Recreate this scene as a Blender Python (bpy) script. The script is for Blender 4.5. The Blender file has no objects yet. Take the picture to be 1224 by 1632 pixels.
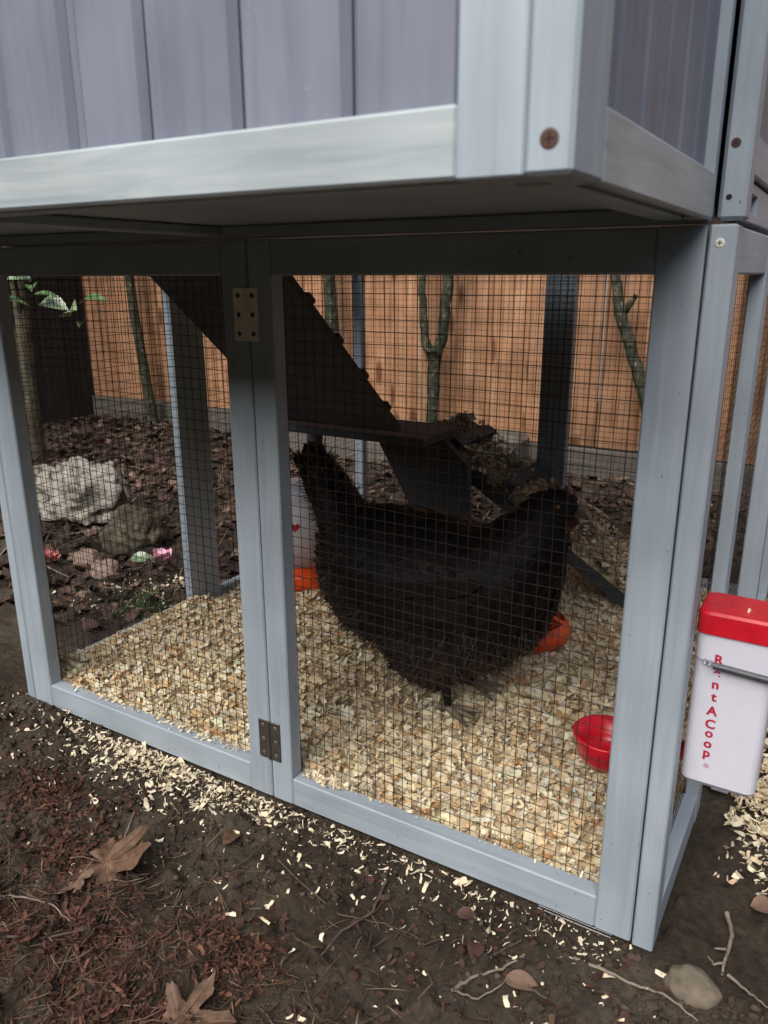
import bpy, bmesh, math, random
import numpy as np
from mathutils import Vector, Matrix

random.seed(7)
RNG = np.random.default_rng(11)
R = math.radians
scene = bpy.context.scene
COL = scene.collection

# ------------------------------------------------------------------ camera
cam_d = bpy.data.cameras.new('camera')
cam = bpy.data.objects.new('camera', cam_d)
COL.objects.link(cam)
CAM = Vector((0.11593, -0.68679, 0.66276))
yaw, pitch, roll = R(-30.862), R(-16.767), R(-0.172)
fwd = Vector((math.sin(yaw) * math.cos(pitch), math.cos(yaw) * math.cos(pitch), math.sin(pitch)))
rgt = Vector((math.cos(yaw), -math.sin(yaw), 0))
upv = rgt.cross(fwd)
r2 = rgt * math.cos(roll) + upv * math.sin(roll)
u2 = upv * math.cos(roll) - rgt * math.sin(roll)
M = Matrix((r2, u2, -fwd)).transposed().to_4x4()
M.translation = CAM
cam.matrix_world = M
cam_d.sensor_fit = 'HORIZONTAL'
cam_d.sensor_width = 36.0
cam_d.lens = 36.0 * 1257.36 / 1224.0
cam_d.clip_start = 0.02
cam_d.clip_end = 400
cam_d.dof.use_dof = True
cam_d.dof.focus_distance = 1.05
cam_d.dof.aperture_fstop = 15.0
scene.camera = cam
scene.cycles.max_bounces = 6
scene.cycles.diffuse_bounces = 4
scene.cycles.glossy_bounces = 2
scene.cycles.caustics_reflective = False

# ------------------------------------------------------------------ light
SUN_EL, SUN_AZ = R(46), R(180)          # azimuth clockwise from +Y: behind the camera
world = bpy.data.worlds.new('World')
scene.world = world
world.use_nodes = True
nt = world.node_tree
bg = nt.nodes['Background']
sky = nt.nodes.new('ShaderNodeTexSky')
sky.sky_type = 'NISHITA'
sky.sun_disc = False
sky.sun_elevation = SUN_EL
sky.sun_rotation = SUN_AZ
sky.air_density = 1.0
sky.dust_density = 2.5
sky.ozone_density = 1.0
nt.links.new(sky.outputs[0], bg.inputs[0])
bg.inputs[1].default_value = 0.05
sd = bpy.data.lights.new('sun', 'SUN')
sd.energy = 1.5
sd.angle = R(62)
sd.color = (1.0, 0.98, 0.955)
sun = bpy.data.objects.new('sun', sd)
COL.objects.link(sun)
sdir = Vector((math.sin(SUN_AZ) * math.cos(SUN_EL), math.cos(SUN_AZ) * math.cos(SUN_EL), math.sin(SUN_EL)))
sun.rotation_euler = sdir.to_track_quat('Z', 'Y').to_euler()
scene.view_settings.view_transform = 'Standard'
scene.view_settings.look = 'None'
scene.view_settings.gamma = 1.0
scene.view_settings.use_curve_mapping = False
scene.view_settings.exposure = 1.6

# ------------------------------------------------------------------ helpers
def tag(o, label=None, cat=None, group=None, kind=None):
    if label: o['label'] = label
    if cat: o['category'] = cat
    if group: o['group'] = group
    if kind: o['kind'] = kind
    return o

def empty(name, loc=(0, 0, 0), label=None, cat=None, group=None):
    o = bpy.data.objects.new(name, None)
    o.empty_display_size = 0.02
    COL.objects.link(o)
    o.location = loc
    return tag(o, label, cat, group)

def vnoise(x, y, seed=0):
    xi = np.floor(x).astype(np.int64); yi = np.floor(y).astype(np.int64)
    xf = x - xi; yf = y - yi
    u = xf * xf * (3 - 2 * xf); v = yf * yf * (3 - 2 * yf)
    def h(a, b):
        n = (a * 374761393 + b * 668265263 + seed * 982451653) & 0x7fffffff
        n = ((n ^ (n >> 13)) * 1274126177) & 0x7fffffff
        n = n ^ (n >> 16)
        return (n & 0xffff) / 65535.0
    return (h(xi, yi) * (1 - u) + h(xi + 1, yi) * u) * (1 - v) + (h(xi, yi + 1) * (1 - u) + h(xi + 1, yi + 1) * u) * v

def fbm(x, y, seed=0, octs=4, gain=0.5):
    a = 1.0; s = 0; t = 0
    for o in range(octs):
        s = s + a * vnoise(x, y, seed + o * 17); t += a
        x = x * 2.03 + 11.3; y = y * 2.03 + 5.7; a *= gain
    return s / t - 0.5

class MB:
    """collects vertices, faces and the two point attributes the materials read"""
    def __init__(self):
        self.v = []; self.f = []; self.g = []; self.c = []
    def add(self, vs, fs, grain=None, col=None):
        n = len(self.v)
        self.v += [tuple(p) for p in vs]
        self.f += [tuple(i + n for i in f) for f in fs]
        self.g += [tuple(p) for p in (grain if grain is not None else vs)]
        self.c += [col or (1, 1, 1, 1)] * len(vs)
        return self
    def box(self, x0, x1, y0, y1, z0, z1, b=0.0015, axis=None, warp=0.0):
        lo = (x0, y0, z0); hi = (x1, y1, z1)
        b = min(b, 0.45 * min(hi[i] - lo[i] for i in range(3)))
        vs = []; idx = {}
        for sx in (0, 1):
            for sy in (0, 1):
                for sz in (0, 1):
                    s = (sx, sy, sz)
                    for a in range(3):          # vertex lying on the face of axis a
                        p = []
                        for k in range(3):
                            e = hi[k] if s[k] else lo[k]
                            p.append(e if k == a else e + (-b if s[k] else b))
                        idx[(s, a)] = len(vs); vs.append(p)
        fs = []
        for a in range(3):
            o1, o2 = (a + 1) % 3, (a + 2) % 3
            for s in (0, 1):
                q = []
                for (i, j) in ((0, 0), (1, 0), (1, 1), (0, 1)):
                    k = [0, 0, 0]; k[a] = s; k[o1] = i; k[o2] = j
                    q.append(idx[(tuple(k), a)])
                fs.append(q if s else q[::-1])
        for a in range(3):                      # edges along axis a
            o1, o2 = (a + 1) % 3, (a + 2) % 3
            for i in (0, 1):
                for j in (0, 1):
                    k0 = [0, 0, 0]; k0[o1] = i; k0[o2] = j
                    k1 = list(k0); k1[a] = 1
                    q = [idx[(tuple(k0), o1)], idx[(tuple(k1), o1)], idx[(tuple(k1), o2)], idx[(tuple(k0), o2)]]
                    fs.append(q if (i ^ j) else q[::-1])
        for sx in (0, 1):
            for sy in (0, 1):
                for sz in (0, 1):
                    s = (sx, sy, sz)
                    q = [idx[(s, 0)], idx[(s, 1)], idx[(s, 2)]]
                    fs.append(q if (sx + sy + sz) % 2 else q[::-1])
        d = [hi[k] - lo[k] for k in range(3)]
        ax = d.index(max(d)) if axis is None else axis
        off = [random.uniform(0, 40) for _ in range(3)]
        gr = []
        for p in vs:
            q = [p[ax], p[(ax + 1) % 3], p[(ax + 2) % 3]]
            gr.append([q[k] + off[k] for k in range(3)])
        if warp:
            w = random.uniform(-warp, warp)
            for p in vs:
                t = (p[ax] - lo[ax]) / max(d[ax], 1e-6)
                p[(ax + 1) % 3] += w * 4 * t * (1 - t)
        return self.add(vs, fs, gr)
    def tube(self, pts, rad, n=6, cap=True, rough=0.0, seed=0):
        pts = [Vector(p) for p in pts]
        rs = rad if isinstance(rad, (list, tuple)) else [rad] * len(pts)
        vs = []; gr = []; L = 0
        ref = Vector((0.31, 0.22, 0.93)).normalized()
        for i, p in enumerate(pts):
            a = pts[max(i - 1, 0)]; b2 = pts[min(i + 1, len(pts) - 1)]
            t = (b2 - a).normalized()
            if i: L += (p - pts[i - 1]).length
            u = t.cross(ref)
            if u.length < 0.05: u = t.cross(Vector((1, 0, 0)))
            u.normalize(); w = t.cross(u)
            for k in range(n):
                an = 2 * math.pi * k / n
                rr = rs[i]
                if rough:
                    rr *= 1 + rough * float(fbm(np.array([k * 0.9 + seed]), np.array([i * 0.8 + seed * 3.1]), 5)[0]) * 2
                vs.append(p + (u * math.cos(an) + w * math.sin(an)) * rr)
                gr.append((L, math.cos(an) * rr, math.sin(an) * rr + seed))
        fs = []
        for i in range(len(pts) - 1):
            for k in range(n):
                k2 = (k + 1) % n
                fs.append((i * n + k, (i + 1) * n + k, (i + 1) * n + k2, i * n + k2)[::-1])
        if cap:
            fs.append(tuple(range(n)))
            fs.append(tuple(range((len(pts) - 1) * n, len(pts) * n))[::-1])
        return self.add(vs, fs, gr)
    def lathe(self, prof, n=32, c=(0, 0, 0)):
        vs = []; fs = []
        for (r, z) in prof:
            for k in range(n):
                a = 2 * math.pi * k / n
                vs.append((c[0] + r * math.cos(a), c[1] + r * math.sin(a), c[2] + z))
        for i in range(len(prof) - 1):
            for k in range(n):
                k2 = (k + 1) % n
                fs.append((i * n + k, i * n + k2, (i + 1) * n + k2, (i + 1) * n + k))
        return self.add(vs, fs)
    def build(self, name, mat, parent=None, smooth=False):
        me = bpy.data.meshes.new(name)
        me.from_pydata([tuple(p) for p in self.v], [], self.f)
        a = me.attributes.new('grain', 'FLOAT_VECTOR', 'POINT')
        a.data.foreach_set('vector', np.array(self.g, np.float32).ravel())
        if smooth:
            me.polygons.foreach_set('use_smooth', [True] * len(me.polygons))
        me.materials.append(mat)
        o = bpy.data.objects.new(name, me)
        COL.objects.link(o)
        if parent:
            o.parent = parent
            o.matrix_parent_inverse = Matrix.Translation(-Vector(parent.location)) if parent.parent is None else Matrix.Identity(4)
        return o

def np_object(name, V, F, mat, parent=None, colors=None, smooth=False):
    """V (n,3), F (m,4) quads"""
    me = bpy.data.meshes.new(name)
    n, m, k = len(V), len(F), F.shape[1]
    me.vertices.add(n); me.vertices.foreach_set('co', np.asarray(V, np.float32).ravel())
    me.loops.add(m * k); me.loops.foreach_set('vertex_index', np.asarray(F, np.int32).ravel())
    me.polygons.add(m); me.polygons.foreach_set('loop_start', np.arange(0, m * k, k, dtype=np.int32))
    if colors is not None:
        a = me.attributes.new('col', 'FLOAT_COLOR', 'POINT')
        a.data.foreach_set('color', np.asarray(colors, np.float32).ravel())
    if smooth:
        me.polygons.foreach_set('use_smooth', np.ones(m, bool))
    me.update(calc_edges=True)
    me.materials.append(mat)
    o = bpy.data.objects.new(name, me)
    COL.objects.link(o)
    if parent:
        o.parent = parent
        o.matrix_parent_inverse = Matrix.Translation(-Vector(parent.location))
    return o

def strips(P, T, B, N, length, width, curl, prof, twist=0.0):
    """many curled strips at once; P origin (middle), T along, B across, N normal"""
    n = len(P); S = len(prof) - 1
    V = np.zeros((n, (S + 1) * 2, 3))
    for s in range(S + 1):
        t = s / S - 0.5
        ang = curl * t
        cs = np.where(np.abs(curl) < 1e-3, 1e-3, curl)
        lx = np.sin(cs * t) / cs * length
        lz = (1 - np.cos(cs * t)) / cs * length
        w = width * prof[s] * 0.5
        c = P + T * lx[:, None] + N * lz[:, None]
        tw = twist * t if np.isscalar(twist) else twist * t
        bb = B * np.cos(tw)[:, None] + N * np.sin(tw)[:, None] if not np.isscalar(tw) else B
        V[:, 2 * s] = c - bb * w[:, None]
        V[:, 2 * s + 1] = c + bb * w[:, None]
    base = (np.arange(n) * (S + 1) * 2)[:, None, None]
    q = np.array([[2 * s, 2 * s + 1, 2 * s + 3, 2 * s + 2] for s in range(S)])[None]
    F = (base + q).reshape(-1, 4)
    return V.reshape(-1, 3), F, (S + 1) * 2

def ground_frames(n, tilt, rng):
    ya = rng.uniform(0, 2 * np.pi, n); ti = rng.normal(0, tilt, n); ro = rng.normal(0, tilt, n)
    T = np.stack([np.cos(ya) * np.cos(ti), np.sin(ya) * np.cos(ti), np.sin(ti)], 1)
    S = np.stack([-np.sin(ya), np.cos(ya), np.zeros(n)], 1)
    N0 = np.cross(T, S)
    B = S * np.cos(ro)[:, None] + N0 * np.sin(ro)[:, None]
    N = np.cross(T, B)
    return T, B, N

# ------------------------------------------------------------------ materials
def new_mat(name):
    m = bpy.data.materials.new(name); m.use_nodes = True
    return m, m.node_tree.nodes, m.node_tree.links, m.node_tree.nodes['Principled BSDF']

def node(ns, t, **kw):
    n = ns.new(t)
    for k, v in kw.items():
        if k in n.inputs: n.inputs[k].default_value = v
        else: setattr(n, k, v)
    return n

def ramp(ns, stops):
    r = ns.new('ShaderNodeValToRGB')
    el = r.color_ramp.elements
    while len(el) > 1: el.remove(el[-1])
    el[0].position = stops[0][0]; el[0].color = (*stops[0][1], 1)
    for p, c in stops[1:]:
        e = el.new(p); e.color = (*c, 1)
    return r

def wood_mat(name, stops, rough=0.6, scale=(6, 90, 90), bump=0.25, specks=None, rnd=0.0, spec=0.3, big=None, knots=False):
    m, ns, ln, bs = new_mat(name)
    at = node(ns, 'ShaderNodeAttribute', attribute_name='grain')
    mp = ns.new('ShaderNodeMapping'); mp.inputs['Scale'].default_value = scale
    ln.new(at.outputs['Vector'], mp.inputs['Vector'])
    n1 = node(ns, 'ShaderNodeTexNoise', Scale=1.0, Detail=5.0, Roughness=0.6, Distortion=0.6)
    ln.new(mp.outputs[0], n1.inputs['Vector'])
    rp = ramp(ns, stops); ln.new(n1.outputs['Fac'], rp.inputs[0])
    col = rp.outputs[0]
    if big:
        n2 = node(ns, 'ShaderNodeTexNoise', Scale=9.0, Detail=3.0)
        ln.new(at.outputs['Vector'], n2.inputs['Vector'])
        r2_ = ramp(ns, [(0.35, big[0]), (0.65, big[1])]); ln.new(n2.outputs['Fac'], r2_.inputs[0])
        mx = node(ns, 'ShaderNodeMix', data_type='RGBA', blend_type='MULTIPLY')
        mx.inputs[0].default_value = 1.0
        ln.new(col, mx.inputs[6]); ln.new(r2_.outputs[0], mx.inputs[7]); col = mx.outputs[2]
    if knots:
        vk = node(ns, 'ShaderNodeTexVoronoi', Scale=1.0)
        mk = ns.new('ShaderNodeMapping'); mk.inputs['Scale'].default_value = (3.2, 9, 9)
        ln.new(at.outputs['Vector'], mk.inputs['Vector']); ln.new(mk.outputs[0], vk.inputs['Vector'])
        rk = ramp(ns, [(0.0, (0.25, 0.2, 0.16)), (0.12, (0.4, 0.32, 0.27)), (0.2, (1, 1, 1))]); ln.new(vk.outputs['Distance'], rk.inputs[0])
        mx = node(ns, 'ShaderNodeMix', data_type='RGBA', blend_type='MULTIPLY'); mx.inputs[0].default_value = 1.0
        ln.new(col, mx.inputs[6]); ln.new(rk.outputs[0], mx.inputs[7]); col = mx.outputs[2]
    if specks:
        v = node(ns, 'ShaderNodeTexNoise', Scale=specks[0], Detail=2.0)
        ln.new(at.outputs['Vector'], v.inputs['Vector'])
        r3 = ramp(ns, [(specks[1], (0, 0, 0)), (specks[1] + 0.03, (1, 1, 1))]); ln.new(v.outputs['Fac'], r3.inputs[0])
        mx = node(ns, 'ShaderNodeMix', data_type='RGBA'); ln.new(r3.outputs[0], mx.inputs[0])
        ln.new(col, mx.inputs[6]); mx.inputs[7].default_value = (*specks[2], 1); col = mx.outputs[2]
    if rnd:
        oi = ns.new('ShaderNodeObjectInfo')
        mr = node(ns, 'ShaderNodeMapRange'); mr.inputs[3].default_value = 1 - rnd; mr.inputs[4].default_value = 1 + rnd
        ln.new(oi.outputs['Random'], mr.inputs[0])
        mx = node(ns, 'ShaderNodeMix', data_type='RGBA', blend_type='MULTIPLY'); mx.inputs[0].default_value = 1.0
        cb = ns.new('ShaderNodeCombineColor')
        for i in range(3): ln.new(mr.outputs[0], cb.inputs[i])
        ln.new(col, mx.inputs[6]); ln.new(cb.outputs[0], mx.inputs[7]); col = mx.outputs[2]
    ln.new(col, bs.inputs['Base Color'])
    bs.inputs['Roughness'].default_value = rough
    bs.inputs['Specular IOR Level'].default_value = spec
    bp = node(ns, 'ShaderNodeBump', Strength=bump, Distance=0.001)
    ln.new(n1.outputs['Fac'], bp.inputs['Height']); ln.new(bp.outputs[0], bs.inputs['Normal'])
    return m

def noise_mat(name, stops, scale=30, rough=0.8, bump=0.4, dist=0.003, detail=6, spec=0.3, attr=None, stretch=None, metal=0.0):
    m, ns, ln, bs = new_mat(name)
    tc = ns.new('ShaderNodeTexCoord')
    src = tc.outputs['Object']
    if stretch:
        mp = ns.new('ShaderNodeMapping'); mp.inputs['Scale'].default_value = stretch
        ln.new(src, mp.inputs['Vector']); src = mp.outputs[0]
    n1 = node(ns, 'ShaderNodeTexNoise', Scale=scale, Detail=detail, Roughness=0.65)
    ln.new(src, n1.inputs['Vector'])
    rp = ramp(ns, stops); ln.new(n1.outputs['Fac'], rp.inputs[0])
    col = rp.outputs[0]
    if attr:
        at = node(ns, 'ShaderNodeAttribute', attribute_name=attr)
        mx = node(ns, 'ShaderNodeMix', data_type='RGBA', blend_type='MULTIPLY'); mx.inputs[0].default_value = 1.0
        ln.new(at.outputs['Color'], mx.inputs[6]); ln.new(col, mx.inputs[7]); col = mx.outputs[2]
    ln.new(col, bs.inputs['Base Color'])
    bs.inputs['Roughness'].default_value = rough
    bs.inputs['Specular IOR Level'].default_value = spec
    bs.inputs['Metallic'].default_value = metal
    if bump:
        bp = node(ns, 'ShaderNodeBump', Strength=bump, Distance=dist)
        ln.new(n1.outputs['Fac'], bp.inputs['Height']); ln.new(bp.outputs[0], bs.inputs['Normal'])
    return m

def plain(name, col, rough=0.5, metal=0.0, spec=0.5, sss=0.0, mott=0.82):
    m, ns, ln, bs = new_mat(name)
    tc = ns.new('ShaderNodeTexCoord')
    n1 = node(ns, 'ShaderNodeTexNoise', Scale=70.0, Detail=3.0); ln.new(tc.outputs['Object'], n1.inputs['Vector'])
    d = tuple(c * mott for c in col)
    rp = ramp(ns, [(0.3, d), (0.7, col)]); ln.new(n1.outputs['Fac'], rp.inputs[0])
    ln.new(rp.outputs[0], bs.inputs['Base Color'])
    mr = node(ns, 'ShaderNodeMapRange'); mr.inputs[3].default_value = rough * 0.85; mr.inputs[4].default_value = min(1, rough * 1.2)
    ln.new(n1.outputs['Fac'], mr.inputs[0]); ln.new(mr.outputs[0], bs.inputs['Roughness'])
    bs.inputs['Metallic'].default_value = metal
    bs.inputs['Specular IOR Level'].default_value = spec
    if sss:
        bs.inputs['Subsurface Weight'].default_value = sss
        bs.inputs['Subsurface Radius'].default_value = (0.01, 0.01, 0.01)
    return m

PAINT = wood_mat('grey_blue_paint', [(0.2, (0.295, 0.340, 0.380)), (0.45, (0.355, 0.408, 0.450)), (0.58, (0.375, 0.43, 0.47)), (0.75, (0.425, 0.475, 0.515))],
                 rough=0.5, scale=(5, 120, 120), bump=0.35, specks=(150.0, 0.73, (0.17, 0.19, 0.22)),
                 big=((0.88, 0.88, 0.88), (1.04, 1.04, 1.04)))
FASCIA = wood_mat('pale_fascia_paint', [(0.2, (0.28, 0.33, 0.35)), (0.45, (0.385, 0.43, 0.44)), (0.6, (0.435, 0.475, 0.48)), (0.8, (0.50, 0.535, 0.53))],
                  rough=0.5, scale=(9, 110, 110), bump=0.3, big=((0.84, 0.84, 0.83), (1.05, 1.05, 1.05)))
SIDING = wood_mat('purple_grey_siding', [(0.2, (0.142, 0.158, 0.198)), (0.5, (0.19, 0.206, 0.252)), (0.8, (0.215, 0.232, 0.278))],
                  rough=0.55, scale=(5, 70, 70), bump=0.18, specks=(260.0, 0.745, (0.4, 0.41, 0.45)), rnd=0.06,
                  big=((0.86, 0.86, 0.88), (1.06, 1.05, 1.04)))
DARKWOOD = wood_mat('dark_stained_wood', [(0.2, (0.045, 0.049, 0.055)), (0.8, (0.085, 0.092, 0.10))], rough=0.7, bump=0.3)
CEDAR = wood_mat('cedar_fence', [(0.2, (0.23, 0.112, 0.056)), (0.45, (0.37, 0.19, 0.10)), (0.65, (0.43, 0.255, 0.155)), (0.85, (0.49, 0.33, 0.22))],
                 rough=0.75, scale=(3.0, 45, 45), bump=0.35, rnd=0.2, big=((0.72, 0.70, 0.68), (1.1, 1.07, 1.02)), knots=True)
DARKFENCE = wood_mat('weathered_dark_fence', [(0.2, (0.012, 0.010, 0.009)), (0.8, (0.035, 0.03, 0.026))], rough=0.8, scale=(3, 40, 40), rnd=0.3)
KICK = wood_mat('grey_kickboard', [(0.2, (0.07, 0.06, 0.05)), (0.8, (0.17, 0.15, 0.125))], rough=0.85, scale=(4, 50, 50), rnd=0.15)
WIRE = plain('wire_galvanised_dull', (0.036, 0.029, 0.024), rough=0.55, metal=0.3)
STEEL = plain('steel', (0.55, 0.55, 0.55), rough=0.32, metal=0.9)
BRASS = plain('brass_with_glint', (0.93, 0.88, 0.74), rough=0.4, metal=0.0)  # pale non-metal colour stands in for the bright reflection off the brass
BRONZE = plain('dark_bronze', (0.16, 0.14, 0.115), rough=0.42, metal=0.7)
RUST = plain('rusty_screw', (0.10, 0.05, 0.035), rough=0.7, metal=0.3)
BLACK = plain('hole_shade_black', (0.008, 0.008, 0.009), rough=0.8)  # flat black painted for the shade inside slots and holes
RED = plain('red_plastic', (0.62, 0.012, 0.025), rough=0.28)
ORANGE = plain('orange_red_plastic', (0.88, 0.10, 0.02), rough=0.35)
WHITEPL = plain('milky_plastic', (0.70, 0.69, 0.76), rough=0.38, sss=0.25, mott=0.97)
INK = plain('red_ink', (0.52, 0.015, 0.05), rough=0.5)

# ------------------------------------------------------------------ ground
def hfun(x, y):
    near = np.clip(1.0 - np.abs(y + 0.2) / 1.2, 0.25, 1)
    h = fbm(x * 2.2, y * 2.2, 1, 3) * 0.035
    h = h + fbm(x * 14, y * 14, 2, 4) * 0.020
    h = h + fbm(x * 60, y * 60, 3, 3) * 0.011 + fbm(x * 130, y * 130, 4, 2) * 0.004
    h = h + np.maximum(fbm(x * 34, y * 34, 9, 2) - 0.10, 0) * 0.05
    rough_ = np.clip((-x - 0.25) / 0.3, 0, 1) * np.clip((-y - 0.10) / 0.12, 0, 1)
    h = h + rough_ * (np.maximum(fbm(x * 22, y * 22, 12, 4), -0.1) * 0.075 + fbm(x * 90, y * 90, 13, 2) * 0.008)
    front = np.exp(-np.maximum(0, -y) / 0.05) * (y <= 0.03)      # trampled flat along the frame
    inside = (x > -0.975) & (x < 0.03) & (y > -0.004) & (y < 1.03)
    h = h * (1 - 0.75 * front) - 0.004
    h = h + np.clip((-0.78 - x) / 0.25, 0, 1) * np.exp(-np.abs(y + 0.02) / 0.10) * 0.022
    h = np.where(inside, np.minimum(h, -0.002), h)
    far = np.clip((y - 1.3) / 0.7, 0, 1) * (x > -2.0) * (x < -0.72)
    h = h + far * 0.03
    return h

def seg(a, b, st): return list(np.arange(a, b, st))
xs = [-220, -90, -40, -18, -9, -6] + seg(-4.4, -2.4, 0.03) + seg(-2.4, -1.0, 0.0125) + seg(-1.0, 0.42, 0.0034) + seg(0.42, 1.0, 0.02) + [1.3, 1.8, 3, 6, 14, 40, 90, 220]
ys = [-220, -90, -40, -15, -6, -3, -2, -1.4, -1.0, -0.8] + seg(-0.7, -0.5, 0.02) + seg(-0.5, 0.09, 0.0032) + seg(0.09, 1.1, 0.0125) + seg(1.1, 2.3, 0.022) + [2.6, 3, 4, 6, 10, 20, 50, 100, 220]
XX, YY = np.meshgrid(np.array(xs), np.array(ys))
ZZ = hfun(XX, YY)
ZZ = np.where((np.abs(XX) > 6) | (np.abs(YY) > 6), 0, ZZ)
nx, ny = len(xs), len(ys)
ii = np.arange(nx * ny).reshape(ny, nx)
GF = np.stack([ii[:-1, :-1].ravel(), ii[:-1, 1:].ravel(), ii[1:, 1:].ravel(), ii[1:, :-1].ravel()], 1)

def soil_material():
    m, ns, ln, bs = new_mat('dark_garden_soil')
    tc = ns.new('ShaderNodeTexCoord')
    a = node(ns, 'ShaderNodeTexNoise', Scale=5.0, Detail=6.0, Roughness=0.65); ln.new(tc.outputs['Object'], a.inputs['Vector'])
    b = node(ns, 'ShaderNodeTexNoise', Scale=95.0, Detail=8.0, Roughness=0.75); ln.new(tc.outputs['Object'], b.inputs['Vector'])
    ra = ramp(ns, [(0.30, (0.030, 0.020, 0.013)), (0.48, (0.070, 0.052, 0.035)), (0.62, (0.115, 0.092, 0.064)), (0.75, (0.085, 0.043, 0.027))])
    ln.new(a.outputs['Fac'], ra.inputs[0])
    rb = ramp(ns, [(0.3, (0.45, 0.45, 0.45)), (0.5, (1, 1, 1)), (0.68, (1.5, 1.45, 1.38))]); ln.new(b.outputs['Fac'], rb.inputs[0])
    mx = node(ns, 'ShaderNodeMix', data_type='RGBA', blend_type='MULTIPLY'); mx.inputs[0].default_value = 1
    ln.new(ra.outputs[0], mx.inputs[6]); ln.new(rb.outputs[0], mx.inputs[7])
    ln.new(mx.outputs[2], bs.inputs['Base Color'])
    bs.inputs['Roughness'].default_value = 0.85
    bs.inputs['Specular IOR Level'].default_value = 0.25
    c = node(ns, 'ShaderNodeTexNoise', Scale=420.0, Detail=6.0, Roughness=0.7); ln.new(tc.outputs['Object'], c.inputs['Vector'])
    ad = node(ns, 'ShaderNodeMath', operation='ADD'); ln.new(b.outputs['Fac'], ad.inputs[0]); ln.new(c.outputs['Fac'], ad.inputs[1])
    bp = node(ns, 'ShaderNodeBump', Strength=1.0, Distance=0.005); ln.new(ad.outputs[0], bp.inputs['Height']); ln.new(bp.outputs[0], bs.inputs['Normal'])
    return m
SOIL = soil_material()
g = np_object('ground', np.stack([XX.ravel(), YY.ravel(), ZZ.ravel()], 1), GF, SOIL, smooth=True)
tag(g, 'dark brown garden soil around the coop', 'soil', kind='structure')

# ------------------------------------------------------------------ the coop
TH = 0.022                        # frame thickness
H = 0.70
ZB0, ZB1, ZR = 0.003, 0.042, 0.6617
coop = empty('chicken_coop', (-0.47, 0.3, 0.0), 'grey blue wooden chicken coop with wire mesh run under a raised hen house', 'chicken coop')

def board(name, x0, x1, y0, y1, z0, z1, mat=None, parent=None, b=0.0016, axis=None, label=None):
    o = MB().box(x0, x1, y0, y1, z0, z1, b, axis).build(name, mat or PAINT, parent or coop)
    if label: o['label'] = label
    return o

# front doors (right and left leaf)
board('stile', -0.0386, -0.0014, 0, TH, ZB0, H - 0.001)
board('stile', -0.4652, -0.4338, 0, TH, ZB0, H - 0.001)
board('rail', -0.4336, -0.0388, 0.0006, TH, ZB0, ZB1)
board('rail', -0.4336, -0.0388, 0.0006, TH, ZR, H - 0.0015)
board('stile', -0.5027, -0.4668, 0, TH, ZB0, H - 0.001)
board('stile', -0.9524, -0.9103, 0, TH, ZB0, H - 0.001)
board('rail', -0.9101, -0.5029, 0.0006, TH, ZB0, ZB1)
board('rail', -0.9101, -0.5029, 0.0006, TH, ZR, H - 0.0015)
# side panels: right wall X 0..0.021, left wall X -0.972..-0.954
RX0, RX1 = 0.0004, 0.021
board('corner_post', RX0, RX1, 0.0, 0.030, 0.001, H - 0.001)
board('rail', RX0, RX1 - 0.0006, 0.0302, 0.228, 0.002, ZB1)
board('rail', RX0, RX1 - 0.0006, 0.0302, 0.228, ZR, H - 0.002)
board('stile', RX0 + 0.005, RX1, 0.2282, 0.265, 0.001, H - 0.001)
board('stile', 0.026, 0.048, 0.312, 0.3383, 0.001, H - 0.001)
board('rail', RX0, 0.030, 0.3385, 0.60, 0.002, ZB1)
board('rail', RX0, 0.030, 0.3385, 0.60, ZR, H - 0.002)
board('stile', RX0, RX1, 0.6005, 0.64, 0.001, H - 0.001)
board('rail', RX0, RX1, 0.6405, 0.98, 0.002, ZB1)
board('rail', RX0, RX1, 0.6405, 0.98, ZR, H - 0.002)
LX0, LX1 = -0.9723, -0.9538
board('corner_post', LX0, LX1, 0.0, 0.036, 0.001, H - 0.001)
board('rail', LX0, LX1, 0.0362, 0.362, 0.002, ZB1)
board('rail', LX0, LX1, 0.0362, 0.362, ZR, H - 0.002)
board('stile', LX0, LX1, 0.3625, 0.402, 0.001, H - 0.001)
board('stile', LX0, LX1 - 0.001, 0.404, 0.444, 0.001, H - 0.001)
board('rail', LX0, LX1, 0.4445, 0.98, 0.002, ZB1)
board('rail', LX0, LX1, 0.4445, 0.98, ZR, H - 0.002)
# rear wall
BY0, BY1 = 0.985, 1.007
board('corner_post', LX0, LX0 + 0.026, BY0, BY1, 0.001, H - 0.001)
board('stile', -0.482, -0.450, BY0, BY1, 0.001, H - 0.001)
board('stile', -0.448, -0.416, BY0, BY1, 0.001, H - 0.001)
board('corner_post', -0.021, RX1, BY0, BY1, 0.001, H - 0.001)
for xa, xb in ((LX0 + 0.0265, -0.4825), (-0.4155, -0.0215)):
    board('rail', xa, xb, BY0, BY1 - 0.001, 0.002, ZB1)
    board('rail', xa, xb, BY0, BY1 - 0.001, ZR, H - 0.002)

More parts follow.
